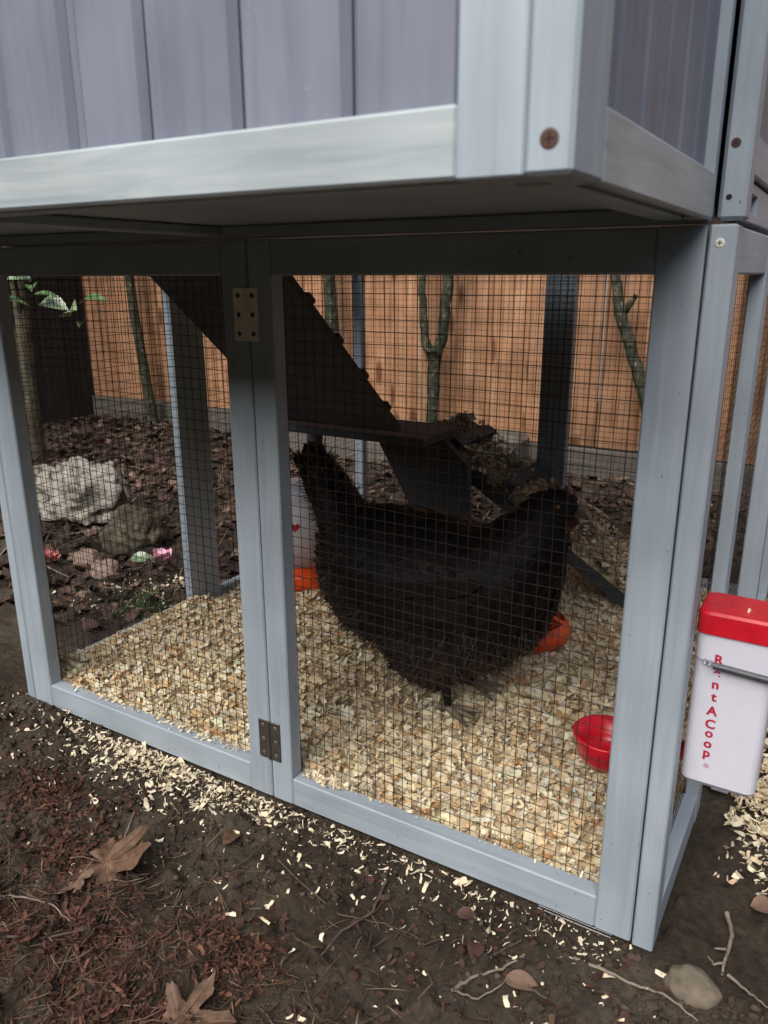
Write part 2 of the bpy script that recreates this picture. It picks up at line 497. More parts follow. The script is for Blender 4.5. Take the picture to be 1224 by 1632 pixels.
def wire_panel(axis, at, a0, a1, z0, z1, cell=0.0127, r=0.00041):
    """hardware cloth; axis 'x': wires lie in a plane Y=at, axis 'y': in a plane X=at"""
    mb = MB()
    ph = random.uniform(0, 6)
    def P(a, z, o):
        wob = 0.0016 * math.sin(a * 9 + ph) * math.sin(z * 7 + ph)
        return (a, at + o + wob, z) if axis == 'x' else (at + o + wob, a, z)
    n = int((a1 - a0) / cell)
    for i in range(n + 1):
        a = a0 + cell * 0.4 + i * cell
        if a > a1: break
        j = [random.gauss(0, 0.00035) for _ in range(8)]
        mb.tube([P(a + j[k], z0 + (z1 - z0) * k / 7, 0) for k in range(8)], r, 4, False)
    n = int((z1 - z0) / cell)
    for i in range(n + 1):
        z = z0 + cell * 0.5 + i * cell
        if z > z1: break
        j = [random.gauss(0, 0.0004) for _ in range(8)]
        mb.tube([P(a0 + (a1 - a0) * k / 7, z + j[k], 2 * r) for k in range(8)], r, 4, False)
    o = mb.build('wire_mesh', WIRE, coop)
    o['kind'] = 'stuff'
    return o
wire_panel('x', TH + 0.001, -0.440, -0.032, 0.015, 0.685)
wire_panel('x', TH + 0.001, -0.916, -0.497, 0.015, 0.685)
wire_panel('y', RX0 + 0.0055, 0.028, 0.230, 0.015, 0.685, 0.0127, 0.00028)
wire_panel('y', RX0 - 0.002, 0.262, 0.98, 0.015, 0.685)
wire_panel('y', LX1 + 0.001, 0.034, 0.364, 0.015, 0.685)
wire_panel('y', LX1 + 0.001, 0.443, 0.98, 0.015, 0.685)
wire_panel('x', BY0 - 0.002, -0.935, -0.018, 0.015, 0.685)

# raised hen house: overhang in front of the run
OD, OZ0, OZ1 = -0.349, 0.7026, 0.7330
OX = 0.004
def fx(x): return 0.116 + (x - 0.116) * 1.072
board('fascia_rail', -0.972, -0.0489, OD, OD + 0.008, OZ0, OZ1, FASCIA)
board('bottom_rail', -0.956, -0.0489, OD + 0.0205, OD + 0.045, OZ0 + 0.0006, 0.7132, PAINT)
board('fascia_stile', -0.0487, -0.0172, OD - 0.0008, OD + 0.026, OZ0 - 0.0005, 1.18, PAINT, b=0.001)
board('corner_post', -0.0170, OX, OD - 0.0012, -0.305, OZ0 - 0.0008, 1.18, PAINT, b=0.002)
board('fascia_rail', OX - 0.0082, OX - 0.0005, -0.3048, -0.016, OZ0 - 0.001, 0.7345, FASCIA)
board('stile', -0.018, OX - 0.002, -0.0158, -0.0006, OZ0, 1.18, PAINT)
board('corner_post', 0.0046, 0.0245, 0.0, 0.030, H + 0.0015, 1.18, PAINT, b=0.003)
# siding boards, front
gx = [-0.972, -0.932, -0.869, -0.805, -0.742, -0.678, -0.615, -0.552, -0.490, -0.428, -0.366, -0.304, -0.243, -0.1765, -0.1086, -0.049]
for i in range(len(gx) - 1):
    mb = MB(); x0, x1 = gx[i], gx[i + 1] - 0.0016
    mb.box(x0, x1, OD + 0.0085, OD + 0.020, 0.7045, 1.17, 0.0042, axis=2)
    o = mb.build('siding_board', SIDING, coop)
    if -0.32 < x0 < -0.29:                                   # the tongue that shows as a raised strip beside the joint
        MB().box(x0 + 0.0042, x0 + 0.0105, OD + 0.0081, OD + 0.0086, 0.7336, 1.169, 0.0002, axis=2).build('bead', SIDING, o)
gy = [-0.3045, -0.262, -0.212, -0.163, -0.113, -0.064, -0.017]
for i in range(len(gy) - 1):
    MB().box(OX - 0.018, OX - 0.0085, gy[i], gy[i + 1] - 0.002, 0.7045, 1.17, 0.0042, axis=2).build('siding_board', SIDING, coop)
gy = [0.031 + 0.055 * i for i in range(11)]
for i in range(10):
    MB().box(0.002, 0.010, gy[i], gy[i + 1] - 0.0012, 0.768, 1.17, 0.003, axis=2).build('siding_board', SIDING, coop)
board('rail', 0.0, 0.0225, 0.0305, 0.58, 0.7365, 0.767)
tray = MB()
# pull-out tray front with a slot: four pieces around the opening
tray.box(0.0, 0.019, 0.031, 0.058, 0.7035, 0.7335, 0.001)
tray.box(0.0, 0.019, 0.058, 0.110, 0.7035, 0.711, 0.0005)
tray.box(0.0, 0.019, 0.058, 0.110, 0.7255, 0.7335, 0.0005)
tray.box(0.0, 0.019, 0.110, 0.58, 0.7035, 0.7335, 0.001)
tr = tray.build('tray_front', PAINT, coop)
MB().box(-0.01, 0.003, 0.056, 0.112, 0.709, 0.728, 0.0005).build('slot_shade_block', BLACK, tr)  # black block behind the slot paints its dark recess
# house floor, joists, hidden walls and roof
HY = 0.60
board('floor_panel', -0.955, -0.019, OD + 0.0455, HY, 0.7135, 0.722, PAINT, axis=0)
board('joist', -0.955, -0.0005, 0.0012, 0.0215, 0.7004, 0.7132, PAINT)
board('joist', -0.52, -0.50, OD + 0.0455, 0.001, 0.7028, 0.7130, PAINT)
board('joist', -0.040, -0.0185, -0.304, 0.001, 0.7029, 0.7131, PAINT)
board('house_wall', -0.972, -0.957, OD + 0.0265, HY, 0.7026, 1.18, SIDING, axis=2)
board('house_wall', -0.972, 0.018, HY + 0.001, HY + 0.016, 0.7026, 1.18, SIDING, axis=2)
board('roof_panel', -1.10, 0.05, HY + 0.02, 0.93, 0.712, 0.726, DARKWOOD, axis=0)  # unseen run roof, added and sized to keep top light off the rear
board('roof_panel', -1.03, 0.075, OD - 0.06, HY + 0.06, 1.182, 1.197, DARKWOOD, axis=0)
# screws on the posts
def disc(name, mat, c, nrm, r, d, parent, n=18, slot=False):
    c = Vector(c); nrm = Vector(nrm)
    mb = MB()
    mb.tube([c - nrm * d, c, c + nrm * d * 0.6], [r, r, r * 0.82], n)
    o = mb.build(name, mat, parent)
    if slot:
        u = Vector((1, 0, 0)) if abs(nrm.x) < 0.5 else Vector((0, 1, 0))
        w = nrm.cross(u)
        m2 = MB()
        for a, b_ in ((u, w), (w, u)):
            q = c + nrm * d * 0.66
            m2.add([q - a * r * .55 - b_ * r * .1, q + a * r * .55 - b_ * r * .1, q + a * r * .55 + b_ * r * .1, q - a * r * .55 + b_ * r * .1], [(0, 1, 2, 3)])
            m2.v[-4:] = [tuple(Vector(v) + nrm * (0.0001 if a is w else 0)) for v in m2.v[-4:]]
        m2.build('drive_cross', BLACK, o)
    return o
sc_ = disc('screw', RUST, (-0.0062, OD - 0.0013, 0.7155), (0, -1, 0), 0.0042, 0.0006, coop, slot=True); sc_['label'] = 'large rusty screw head in the pale corner post'
disc('screw', RUST, (0.0125, -0.0002, 0.7560), (0, -1, 0), 0.0036, 0.0006, coop, slot=True)
disc('screw_hole', BLACK, (0.0118, -0.0002, 0.7183), (0, -1, 0), 0.0022, 0.0003, coop)
disc('screw', BRASS, (0.0090, -0.0002, 0.6853), (0, -1, 0), 0.0036, 0.0008, coop, slot=True)
def hinge(xc, z0, z1, mat, smat, label):
    mb = MB()
    h = mb.box(xc - 0.0172, xc - 0.0018, -0.0016, 0.0, z0, z1, 0.0004).box(xc + 0.0018, xc + 0.0172, -0.0016, 0.0, z0, z1, 0.0004) \
        .tube([(xc, -0.0019, z0 + 0.0005 + (z1 - z0 - 0.001) * k / 6) for k in range(7)], [0.0021, 0.0023, 0.0021, 0.0023, 0.0021, 0.0023, 0.0021], 10).build('hinge', mat, coop)
    h['label'] = label
    for s in (-1, 1):
        for k in range(3):
            disc('screw', smat, (xc + s * 0.0098, -0.0019, z0 + (z1 - z0) * (0.14 + 0.36 * k)), (0, -1, 0), 0.0029, 0.0005, h, 12, slot=True)
hinge(-0.4690, 0.5925, 0.6490, BRASS, BRONZE, 'brass upper hinge with six screws')
hinge(-0.4662, 0.0615, 0.1165, BRONZE, STEEL, 'dark bronze lower hinge with six screws')
# flat wire skirt that peeks from under the bottom rail
mb = MB()
for k in range(2): mb.tube([(-0.10, 0.002 - 0.004 * k, 0.0016), (-0.02, 0.002 - 0.004 * k, 0.0012)], 0.0004, 4)
for k in range(20): mb.tube([(-0.099 + 0.0041 * k, 0.004, 0.0015), (-0.099 + 0.0041 * k, -0.004, 0.0012)], 0.0004, 4)
o = mb.build('wire_skirt', STEEL, coop); o['kind'] = 'stuff'

# ramp, seen from below, with cleats
def quad_slab(name, mat, p, up, parent):
    """p four corners (upper face), thickness vector up"""
    p = [Vector(a) for a in p]; up = Vector(up)
    vs = [a for a in p] + [a - up for a in p]
    fs = [(0, 1, 2, 3), (7, 6, 5, 4)] + [(i, i + 4, (i + 1) % 4 + 4, (i + 1) % 4) for i in range(4)]
    return MB().add(vs, fs).build(name, mat, parent)
RA, RB = Vector((-0.645, 0.275, 0.698)), Vector((-0.645, 0.655, 0.374))
dr = (RB - RA).normalized(); nr = Vector((0, -dr.z, dr.y)); nr = nr if nr.z > 0 else -nr
wv = Vector((-0.285, 0, 0))
ramp_o = quad_slab('ramp', DARKWOOD, [RA, RB, RB + wv, RA + wv], nr * 0.013, coop)
ramp_o['label'] = 'dark sloping ramp from the hen house with cleats'
for k in range(4):
    q = RA + dr * (0.115 + 0.105 * k) + nr * 0.0005
    quad_slab('cleat', DARKWOOD, [q + nr * 0.008 + dr * 0.010 + Vector((0.001, 0, 0)), q + nr * 0.008 - dr * 0.010 + Vector((0.001, 0, 0)),
                                  q + wv + nr * 0.008 - dr * 0.010, q + wv + nr * 0.008 + dr * 0.010], nr * 0.0075, ramp_o)
# landing stand below the ramp
st = empty('landing_stand', (-0.72, 0.72, 0), 'dark wooden landing stand under the foot of the ramp', 'stand')
board('top_board', -0.945, -0.585, 0.635, 0.80, 0.342, 0.358, DARKWOOD, st)
pl = [(-0.765, 0.3415), (-0.600, 0.3415), (-0.540, 0.290), (-0.532, 0.02), (-0.575, 0.02)]
vs = [(x, 0.742, z) for x, z in pl] + [(x, 0.758, z) for x, z in pl]
MB().add(vs, [tuple(range(5)), tuple(range(9, 4, -1))] + [(i, i + 5, (i + 1) % 5 + 5, (i + 1) % 5) for i in range(5)]).build('side_board', DARKWOOD, st)
board('leg', -0.94, -0.91, 0.74, 0.76, 0.01, 0.3415, DARKWOOD, st)

# ------------------------------------------------------------------ fences
FY = 1.95
fence = empty('cedar_fence', (-1.2, FY, 0), 'orange brown cedar board fence behind the coop', 'fence')
x = -3.19; i = 0
while x < 1.35:
    w = random.uniform(0.128, 0.142)
    gap = random.uniform(0.0012, 0.0025)
    if x < -0.627 < x + w + 0.02: w = -0.627 - x; gap = 0.007
    board('fence_board', x, x + w, FY + random.uniform(0, 0.002), FY + 0.018, random.uniform(0.09, 0.097), 1.82, CEDAR, fence, b=0.0025, axis=2)
    x += w + gap; i += 1
for xa, xb in ((-3.141, -1.62), (-1.617, 0.0), (0.003, 1.35)):
    board('kickboard', xa, xb, FY - 0.012, FY + 0.012, -0.03, 0.088, KICK, fence, axis=0)
for xa in (-3.12, -0.75, 1.2):
    board('back_rail', xa, xa + 2.3, FY + 0.0215, FY + 0.06, 0.80, 0.88, CEDAR, fence, axis=0)
    if xa > 1: break
sf = empty('dark_fence', (-3.14, 0.6, 0), 'dark weathered board fence at the far left of the garden', 'fence')
y = FY + 0.01
while y > -1.2:
    w = random.uniform(0.13, 0.145)
    board('fence_board', -3.16, -3.142 + random.uniform(0, 0.003), y - w, y - 0.003, -0.02, 1.8, DARKFENCE, sf, axis=2)
    y -= w
nb = empty('gap_backing', (0, 3.4, 0), 'pale wall added behind the cedar fence to brighten its gap', 'backing')
NW = noise_mat('pale_gap_wall', [(0.3, (0.62, 0.61, 0.58)), (0.7, (0.74, 0.73, 0.70))], scale=40, rough=0.9, bump=0.2)
board('wall', -5, 4, 3.4, 3.6, -0.1, 2.2, NW, nb)  # invented wall, placed so the fence gap looks bright
timber = MB().box(-1.95, -0.80, 1.70, 1.82, -0.02, 0.155, 0.02, axis=0).build('landscape_timber', KICK)
tag(timber, 'mossy grey landscape timber lying along the foot of the cedar fence', 'timber')

# ------------------------------------------------------------------ trees and the leafy shrub
BARKG = noise_mat('mossy_green_bark', [(0.3, (0.014, 0.014, 0.009)), (0.48, (0.036, 0.042, 0.024)), (0.6, (0.075, 0.07, 0.045)), (0.68, (0.22, 0.22, 0.17)), (0.74, (0.06, 0.06, 0.035))], scale=55, rough=0.85, bump=0.8, dist=0.004)
BARKB = noise_mat('grey_brown_bark', [(0.3, (0.03, 0.025, 0.018)), (0.55, (0.09, 0.078, 0.05)), (0.75, (0.17, 0.155, 0.11))], scale=45, rough=0.85, bump=0.8, dist=0.004, stretch=(1, 1, 0.35))
LEAFG = noise_mat('glossy_green_leaf', [(0.3, (0.05, 0.10, 0.035)), (0.7, (0.12, 0.20, 0.08))], scale=30, rough=0.28, bump=0.1, attr='col', spec=0.6)

def crown_leaves(parent, pts, n, spread, size, seed):
    rg = np.random.default_rng(seed)
    c = np.array(pts)[rg.integers(0, len(pts), n)] + rg.normal(0, spread, (n, 3))
    T, B, N = ground_frames(n, 0.7, rg)
    L = rg.uniform(0.7, 1.2, n) * size
    V, F, k = strips(c, T, B, N, L, L * 0.5, rg.uniform(-0.6, 0.6, n), [0.05, 0.75, 1.0, 0.7, 0.03])
    cc = np.ones((n, 4)); cc[:, :3] = rg.uniform(0.55, 1.4, (n, 1)) * np.array([[1, 1, 0.9]])
    o = np_object('crown', V, F, LEAFG, parent, np.repeat(cc, k, 0), smooth=True)
    o['kind'] = 'stuff'
    return o

def tree(name, base, limbs, label, mat, crown_pts, seed, n=500, cat='tree'):
    t = empty(name, base, label, cat)
    mb = MB()
    for pts, rad in limbs:
        # refine and roughen
        P = [Vector(p) for p in pts]; Q = []; rr = []
        for a in range(len(P) - 1):
            for s in range(6):
                f = s / 6
                Q.append(P[a].lerp(P[a + 1], f) + Vector((random.gauss(0, .0012), random.gauss(0, .0012), 0))); rr.append((rad[a] + (rad[a + 1] - rad[a]) * f) * random.uniform(.76, .84))
        Q.append(P[-1]); rr.append(rad[-1])
        mb.tube(Q, rr, 12, True, rough=0.22, seed=seed)
    mb.build('trunk', mat, t, smooth=True)
    if crown_pts:
        crown_leaves(t, crown_pts, n, 0.22, 0.05, seed)
    return t

ty = 1.86
tree('forked_tree', (-1.20, ty, 0), [
    ([(-1.205, ty, -0.03), (-1.20, ty, 0.20), (-1.195, ty, 0.40)], [0.031, 0.028, 0.030]),
    ([(-1.20, ty, 0.37), (-1.235, ty, 0.44), (-1.245, ty, 0.60), (-1.25, ty + 0.02, 0.9), (-1.4, ty + 0.05, 1.9), (-1.45, ty + 0.05, 2.5)], [0.024, 0.020, 0.017, 0.017, 0.012, 0.006]),
    ([(-1.195, ty, 0.37), (-1.165, ty, 0.45), (-1.145, ty, 0.62), (-1.14, ty, 0.9), (-1.05, ty, 1.9), (-0.95, ty, 2.6)], [0.027, 0.025, 0.024, 0.022, 0.014, 0.006])],
    'green mossy stem forking into two in front of the cedar fence', BARKG, [(-1.4, 1.35, 1.75), (-1.9, 1.25, 1.85), (-1.6, 1.65, 2.1), (-1.15, ty, 2.6)], 3, 2600)  # unseen crown, enlarged and set forward to shade the fence
tree('slim_tree', (-1.62, ty, 0), [([(-1.60, ty, -0.03), (-1.63, ty, 0.4), (-1.645, ty, 0.62), (-1.66, ty, 1.0), (-1.72, ty, 2.4)], [0.036, 0.032, 0.031, 0.028, 0.008])],
     'straight dark green stem half hidden behind the ramp', BARKG, [(-1.95, 1.45, 1.8), (-2.2, 1.6, 2.0), (-1.72, ty, 2.5)], 4, 1800)  # crown out of view, also enlarged for shade on the fence
tree('crooked_tree', (-0.41, 1.88, 0), [([(-0.40, 1.88, -0.03), (-0.425, 1.88, 0.20), (-0.475, 1.88, 0.345), (-0.555, 1.88, 0.55), (-0.578, 1.88, 0.66), (-0.575, 1.88, 0.9), (-0.5, 1.9, 1.6), (-0.45, 1.9, 2.3)], [0.028, 0.026, 0.024, 0.023, 0.018, 0.017, 0.013, 0.006]),
                                         ([(-0.553, 1.88, 0.53), (-0.52, 1.87, 0.575), (-0.505, 1.86, 0.60)], [0.016, 0.012, 0.008])],
     'crooked green stem bending right against the cedar fence', BARKG, [(-0.45, 1.9, 2.4), (-0.3, 1.9, 2.6)], 5)
tree('leaning_tree', (-2.72, 1.86, 0), [([(-2.64, 1.86, -0.03), (-2.70, 1.86, 0.5), (-2.76, 1.86, 1.1), (-2.8, 1.86, 2.2)], [0.030, 0.027, 0.022, 0.008])],
     'thin dark leaning stem before the pale fence boards on the far left', BARKG, [(-2.8, 1.86, 2.3)], 8, 250)
shrub = tree('leafy_shrub', (-2.47, 1.115, 0), [([(-2.47, 1.115, -0.03), (-2.46, 1.115, 0.3), (-2.43, 1.11, 0.55), (-2.46, 1.10, 0.9), (-2.5, 1.1, 1.6)], [0.046, 0.040, 0.034, 0.028, 0.01]),
                                               ([(-2.44, 1.11, 0.50), (-2.38, 1.06, 0.64), (-2.28, 1.0, 0.70)], [0.014, 0.01, 0.005]),
                                               ([(-2.44, 1.11, 0.62), (-2.42, 1.05, 0.68), (-2.40, 0.98, 0.72)], [0.012, 0.008, 0.004])],
             'grey shrub stem with glossy bright leaves at the far left', BARKB, [(-2.5, 1.1, 1.7), (-2.9, 1.3, 2.0), (-2.2, 0.9, 1.9), (-2.6, 1.5, 2.3), (-2.0, 1.5, 2.2)], 6, 2200, cat='shrub')  # unseen crown added wide overhead to shade the left side
# big glossy leaves of the shrub, one by one
def leaf_mesh(name, mat, L, W, curl, parent=None, at=(0, 0, 0), rot=(0, 0, 0)):
    S, C = 8, 4
    vs = []; fs = []
    for s in range(S + 1):
        t = s / S
        w = W * 0.5 * (math.sin(math.pi * min(1, t ** 0.8)) ** 0.8 + 0.02)
        for c in range(C + 1):
            k = c / C * 2 - 1
            vs.append(((t - 0.5) * L, k * w, curl * L * (t - 0.5) ** 2 * -2 + abs(k) * w * 0.35))
    for s in range(S):
        for c in range(C):
            a = s * (C + 1) + c
            fs.append((a, a + 1, a + C + 2, a + C + 1))
    me_v = [Vector(v) for v in vs]
    from mathutils import Euler
    mt = Matrix.Translation(at) @ Euler(rot).to_matrix().to_4x4()
    mb = MB().add([mt @ v for v in me_v], fs)
    o = mb.build(name, mat, parent, smooth=True)
    a = o.data.attributes.new('col', 'FLOAT_COLOR', 'POINT')
    a.data.foreach_set('color', [1.0] * 4 * len(o.data.vertices))
    return o
def pix(u, v, Y):
    d = fwd * 1257.36 + r2 * (u - 612) - u2 * (v - 816)
    t = (Y - CAM.y) / d.y
    return CAM + d * t
LEAFB = noise_mat('bright_glossy_leaf', [(0.3, (0.16, 0.24, 0.12)), (0.7, (0.30, 0.38, 0.24))], scale=20, rough=0.22, bump=0.1, attr='col', spec=0.8)
for (u, v, L, W, rz, rx, b) in [(28, 443, .10, .06, 0.4, 0.5, 1), (84, 484, .11, .06, 0.2, 0.6, 1), (112, 494, .11, .07, -0.5, 0.75, 1), (146, 476, .11, .045, 0.15, 0.4, 0),
                                (68, 470, .10, .05, 0.5, 0.2, 0), (20, 480, .12, .06, 1.2, 0.3, 0), (50, 455, .09, .04, -0.7, 0.2, 0), (130, 512, .10, .03, -0.9, 0.2, 0), (40, 425, .1, .06, 0.3, 0.4, 0), (95, 430, .1, .06, -0.2, 0.5, 0)]:
    leaf_mesh('leaf', LEAFB if b else LEAFG, L, W, 0.25, shrub, pix(u, v, 1.0 + random.uniform(-.04, .04)), (rx, random.uniform(-.2, .2), rz))

# ------------------------------------------------------------------ evergreen hedge added out of view behind the camera to block low sky
BLOCKER_HEDGE = noise_mat('blocker_hedge_green', [(0.3, (0.012, 0.018, 0.008)), (0.7, (0.05, 0.065, 0.03))], scale=12, rough=0.85, bump=1.0, dist=0.05)
def blocker_hedge(name, pts, h, label):
    vs = []; fs = []; m = 14
    P = [Vector((*p, 0)) for p in pts]
    Q = []
    for a in range(len(P) - 1):
        for s_ in range(24): Q.append(P[a].lerp(P[a + 1], s_ / 24))
    Q.append(P[-1])
    for i_, q in enumerate(Q):
        t = (Q[min(i_ + 1, len(Q) - 1)] - Q[max(i_ - 1, 0)]).normalized(); nrm = Vector((-t.y, t.x, 0))
        for k in range(m):
            a = math.pi * k / (m - 1)
            rr = 1 + 0.5 * float(fbm(np.array([i_ * 0.5]), np.array([k * 0.7]), 91, 3)[0])
            vs.append(q + nrm * math.cos(a) * 0.55 * rr + Vector((0, 0, -0.1 + max(0.0, math.sin(a)) ** 0.5 * h * (0.85 + 0.3 * (rr - 0.75)))))
    for i_ in range(len(Q) - 1):
        for k in range(m - 1):
            fs.append((i_ * m + k, (i_ + 1) * m + k, (i_ + 1) * m + k + 1, i_ * m + k + 1))
    return tag(MB().add(vs, fs).build(name, BLOCKER_HEDGE, None, smooth=True), label, 'blocker_hedge', kind='structure')
blocker_hedge('blocker_hedge', [(-7.5, 3.0), (-7.0, -2.5), (-3.0, -4.6), (2.0, -4.6), (5.2, -2.0), (5.5, 3.0)], 2.8, 'tall evergreen hedge added out of view to block low sky light')

# ------------------------------------------------------------------ log, rocks, flowers
WOODEND = noise_mat('cut_log_end', [(0.3, (0.30, 0.21, 0.12)), (0.7, (0.52, 0.40, 0.25))], scale=60, rough=0.85)
lr = empty('litter_ramp', (-0.40, 0.88, 0.03), 'sloping dark board covered in brown litter leading down from the landing stand', 'ramp')
LA, LB = Vector((-0.665, 0.79, 0.338)), Vector((-0.135, 0.79, 0.006))
ld = (LB - LA).normalized(); lnrm = Vector((-ld.z, 0, ld.x)); lw = Vector((0, 0.178, 0))
quad_slab('board', DARKWOOD, [LA, LB, LB + lw, LA + lw], lnrm * 0.024, lr)
for kk in (0.075, 0.215):
    q = LA + ld * kk + lnrm * 0.0245
    quad_slab('cleat', DARKWOOD, [q + lnrm * 0.010 - ld * 0.013, q + lnrm * 0.010 + ld * 0.013, q + lw + lnrm * 0.010 + ld * 0.013, q + lw + lnrm * 0.010 - ld * 0.013], lnrm * 0.0335, lr)
nu, nv = 90, 34
U, W_ = np.meshgrid(np.linspace(0.0, 1, nu), np.linspace(0.0, 1, nv))
edge = np.minimum(np.minimum(W_, 1 - W_) * 7, 1)
hh = 0.002 + edge * (0.009 + 0.020 * np.maximum(fbm(U * 14, W_ * 5, 81, 4) + 0.12, 0) * 2 + 0.010 * fbm(U * 60, W_ * 20, 82, 2))
PV = np.array(LA)[None, None] + U[..., None] * np.array(LB - LA)[None, None] + W_[..., None] * np.array(lw)[None, None] + hh[..., None] * np.array(lnrm)[None, None]
ic = np.arange(nu * nv).reshape(nv, nu)
FQ = np.stack([ic[:-1, :-1].ravel(), ic[:-1, 1:].ravel(), ic[1:, 1:].ravel(), ic[1:, :-1].ravel()], 1)
LOGB = noise_mat('caked_litter', [(0.32, (0.04, 0.03, 0.02)), (0.44, (0.16, 0.12, 0.07)), (0.54, (0.46, 0.36, 0.21)), (0.66, (0.66, 0.55, 0.34))], scale=38, rough=0.95, bump=1.0, dist=0.008, detail=8)
o = np_object('caked_litter', PV.reshape(-1, 3), FQ, LOGB, lr, smooth=True); o['kind'] = 'stuff'
for (u, v) in ((693, 683), (740, 664)):
    c = pix(u, v, 0.86)
    MB().box(c.x - .016, c.x + .016, 0.845, 0.875, c.z - .009, c.z + .006, 0.005).build('pale_chip', WOODEND, lr)

def rock(name, c, s, seed, mat, label, cat='rock', sub=5, amp=0.35, zcut=-0.35):
    bm = bmesh.new(); bmesh.ops.create_icosphere(bm, subdivisions=sub, radius=1)
    P = np.array([v.co[:] for v in bm.verts])
    f = fbm(P[:, 0] * 1.3 + seed * 7 + P[:, 2] * 1.7, P[:, 1] * 1.3 + P[:, 2] * 1.1 + seed, seed, 3)
    f2 = fbm(P[:, 0] * 5 + seed + P[:, 2] * 4, P[:, 1] * 5 - P[:, 2] * 6, seed + 3, 4)
    k = (1 + amp * 1.7 * f + amp * 0.7 * f2)
    P = P * k[:, None]
    P[:, 2] = np.maximum(P[:, 2], zcut)
    for v, p in zip(bm.verts, P): v.co = (p[0] * s[0], p[1] * s[1], p[2] * s[2])
    me = bpy.data.meshes.new(name); bm.to_mesh(me); bm.free()
    me.polygons.foreach_set('use_smooth', [True] * len(me.polygons))
    me.materials.append(mat)
    o = bpy.data.objects.new(name, me); COL.objects.link(o); o.location = c
    return tag(o, label, cat)
RW = noise_mat('pale_rough_rock', [(0.36, (0.05, 0.045, 0.035)), (0.46, (0.24, 0.22, 0.18)), (0.58, (0.33, 0.31, 0.265)), (0.75, (0.46, 0.435, 0.385))], scale=26, rough=0.9, bump=1.0, dist=0.01)
RM = noise_mat('mossy_brown_rock', [(0.3, (0.03, 0.024, 0.016)), (0.5, (0.075, 0.062, 0.04)), (0.7, (0.14, 0.125, 0.085))], scale=22, rough=0.9, bump=0.9, dist=0.008)
RP = noise_mat('pinkish_stone', [(0.3, (0.17, 0.115, 0.09)), (0.7, (0.33, 0.24, 0.19))], scale=25, rough=0.85, bump=0.6, dist=0.005)
RS = noise_mat('soil_stained_stone', [(0.3, (0.03, 0.022, 0.016)), (0.7, (0.10, 0.075, 0.05))], scale=45, rough=0.9, bump=0.8, dist=0.004)
RT = noise_mat('tan_stone', [(0.3, (0.10, 0.08, 0.055)), (0.7, (0.22, 0.18, 0.13))], scale=45, rough=0.85, bump=0.5, dist=0.003)
rock('pale_rock', (-1.74, 0.74, 0.05), (0.165, 0.10, 0.11), 3, RW, 'large pale rough rock left behind the run', amp=0.8)
rock('mossy_rock', (-1.40, 0.62, 0.03), (0.085, 0.07, 0.075), 5, RM, 'rounded brown mossy rock beside the pale rock')
rock('pink_stone', (-1.30, 0.44, 0.012), (0.042, 0.03, 0.028), 8, RP, 'flat pinkish stone in front of the mossy rock', 'stone', 4)
rock('pink_stone', (-1.40, 0.47, 0.012), (0.034, 0.03, 0.024), 9, RP, 'smaller pinkish grey stone left of the flat pink stone', 'stone', 4)
rock('tan_stone', (0.064, -0.026, 0.004), (0.026, 0.019, 0.019), 12, RT, 'round tan stone in the soil at the bottom right corner', 'stone', 4, 0.2)
# camellia-like fallen flowers
def flower(c, r, mat, label, seed):
    rg = random.Random(seed)
    e = empty('fallen_flower', c, label, 'flower')
    for k in range(11):
        a = k * 2.4; rr = r * (0.25 + 0.06 * k)
        leaf_mesh('petal', mat, r * rg.uniform(0.8, 1.0), r * rg.uniform(0.7, 0.9), -0.5, e,
                  (c[0] + rr * math.cos(a), c[1] + rr * math.sin(a), c[2] + 0.012 + rg.uniform(0, 0.015)), (rg.uniform(-.4, .4), -0.5 + rg.uniform(-.2, .2), a))
    return e
PINK = noise_mat('pink_petal', [(0.3, (0.70, 0.34, 0.46)), (0.7, (0.82, 0.52, 0.62))], scale=40, rough=0.55, bump=0)
CORAL = noise_mat('coral_petal', [(0.3, (0.38, 0.10, 0.09)), (0.7, (0.5, 0.2, 0.17))], scale=40, rough=0.55, bump=0)
flower((-1.215, 0.535, 0.012), 0.034, PINK, 'fallen pink flower by the post of the left mesh wall', 1)
flower((-1.455, 0.412, 0.008), 0.026, CORAL, 'fallen coral red flower at the far left', 2)
YEL = noise_mat('yellow_leaf', [(0.3, (0.42, 0.30, 0.06)), (0.7, (0.55, 0.42, 0.10))], scale=40, rough=0.6, bump=0.1)
o = leaf_mesh('yellow_leaf', YEL, 0.05, 0.035, 0.3, None, (-1.17, 0.86, 0.022), (0.5, 0.1, 0.4)); tag(o, 'fallen yellow leaf behind the left mesh wall', 'leaf')
o = leaf_mesh('green_leaf', LEAFB, 0.06, 0.032, 0.3, None, (-1.275, 0.525, 0.022), (0.5, 0.1, 0.5)); tag(o, 'fallen green leaf beside the pink flower', 'leaf')

# ------------------------------------------------------------------ feeders inside
fd = empty('jar_feeder', (-0.865, 0.60, 0.03), 'white cylinder feeder with an orange red base behind the hen', 'feeder')
fc = (-0.865, 0.60, 0.03)
MB().lathe([(0.0, 0.0), (0.082, 0.0), (0.088, 0.008), (0.089, 0.034), (0.085, 0.037), (0.083, 0.014), (0.066, 0.014), (0.064, 0.045), (0.0, 0.045)], 40, fc).build('base', ORANGE, fd, smooth=True)
MB().lathe([(0.0, 0.046), (0.0655, 0.046), (0.0655, 0.185), (0.062, 0.196), (0.0, 0.20)], 40, fc).build('jar', WHITEPL, fd, smooth=True)
MB().lathe([(0.0665, 0.186), (0.0675, 0.19), (0.066, 0.206), (0.05, 0.212), (0.0, 0.213)], 40, fc).build('lid', plain('grey_white_lid', (0.62, 0.62, 0.66), 0.4), fd, smooth=True)
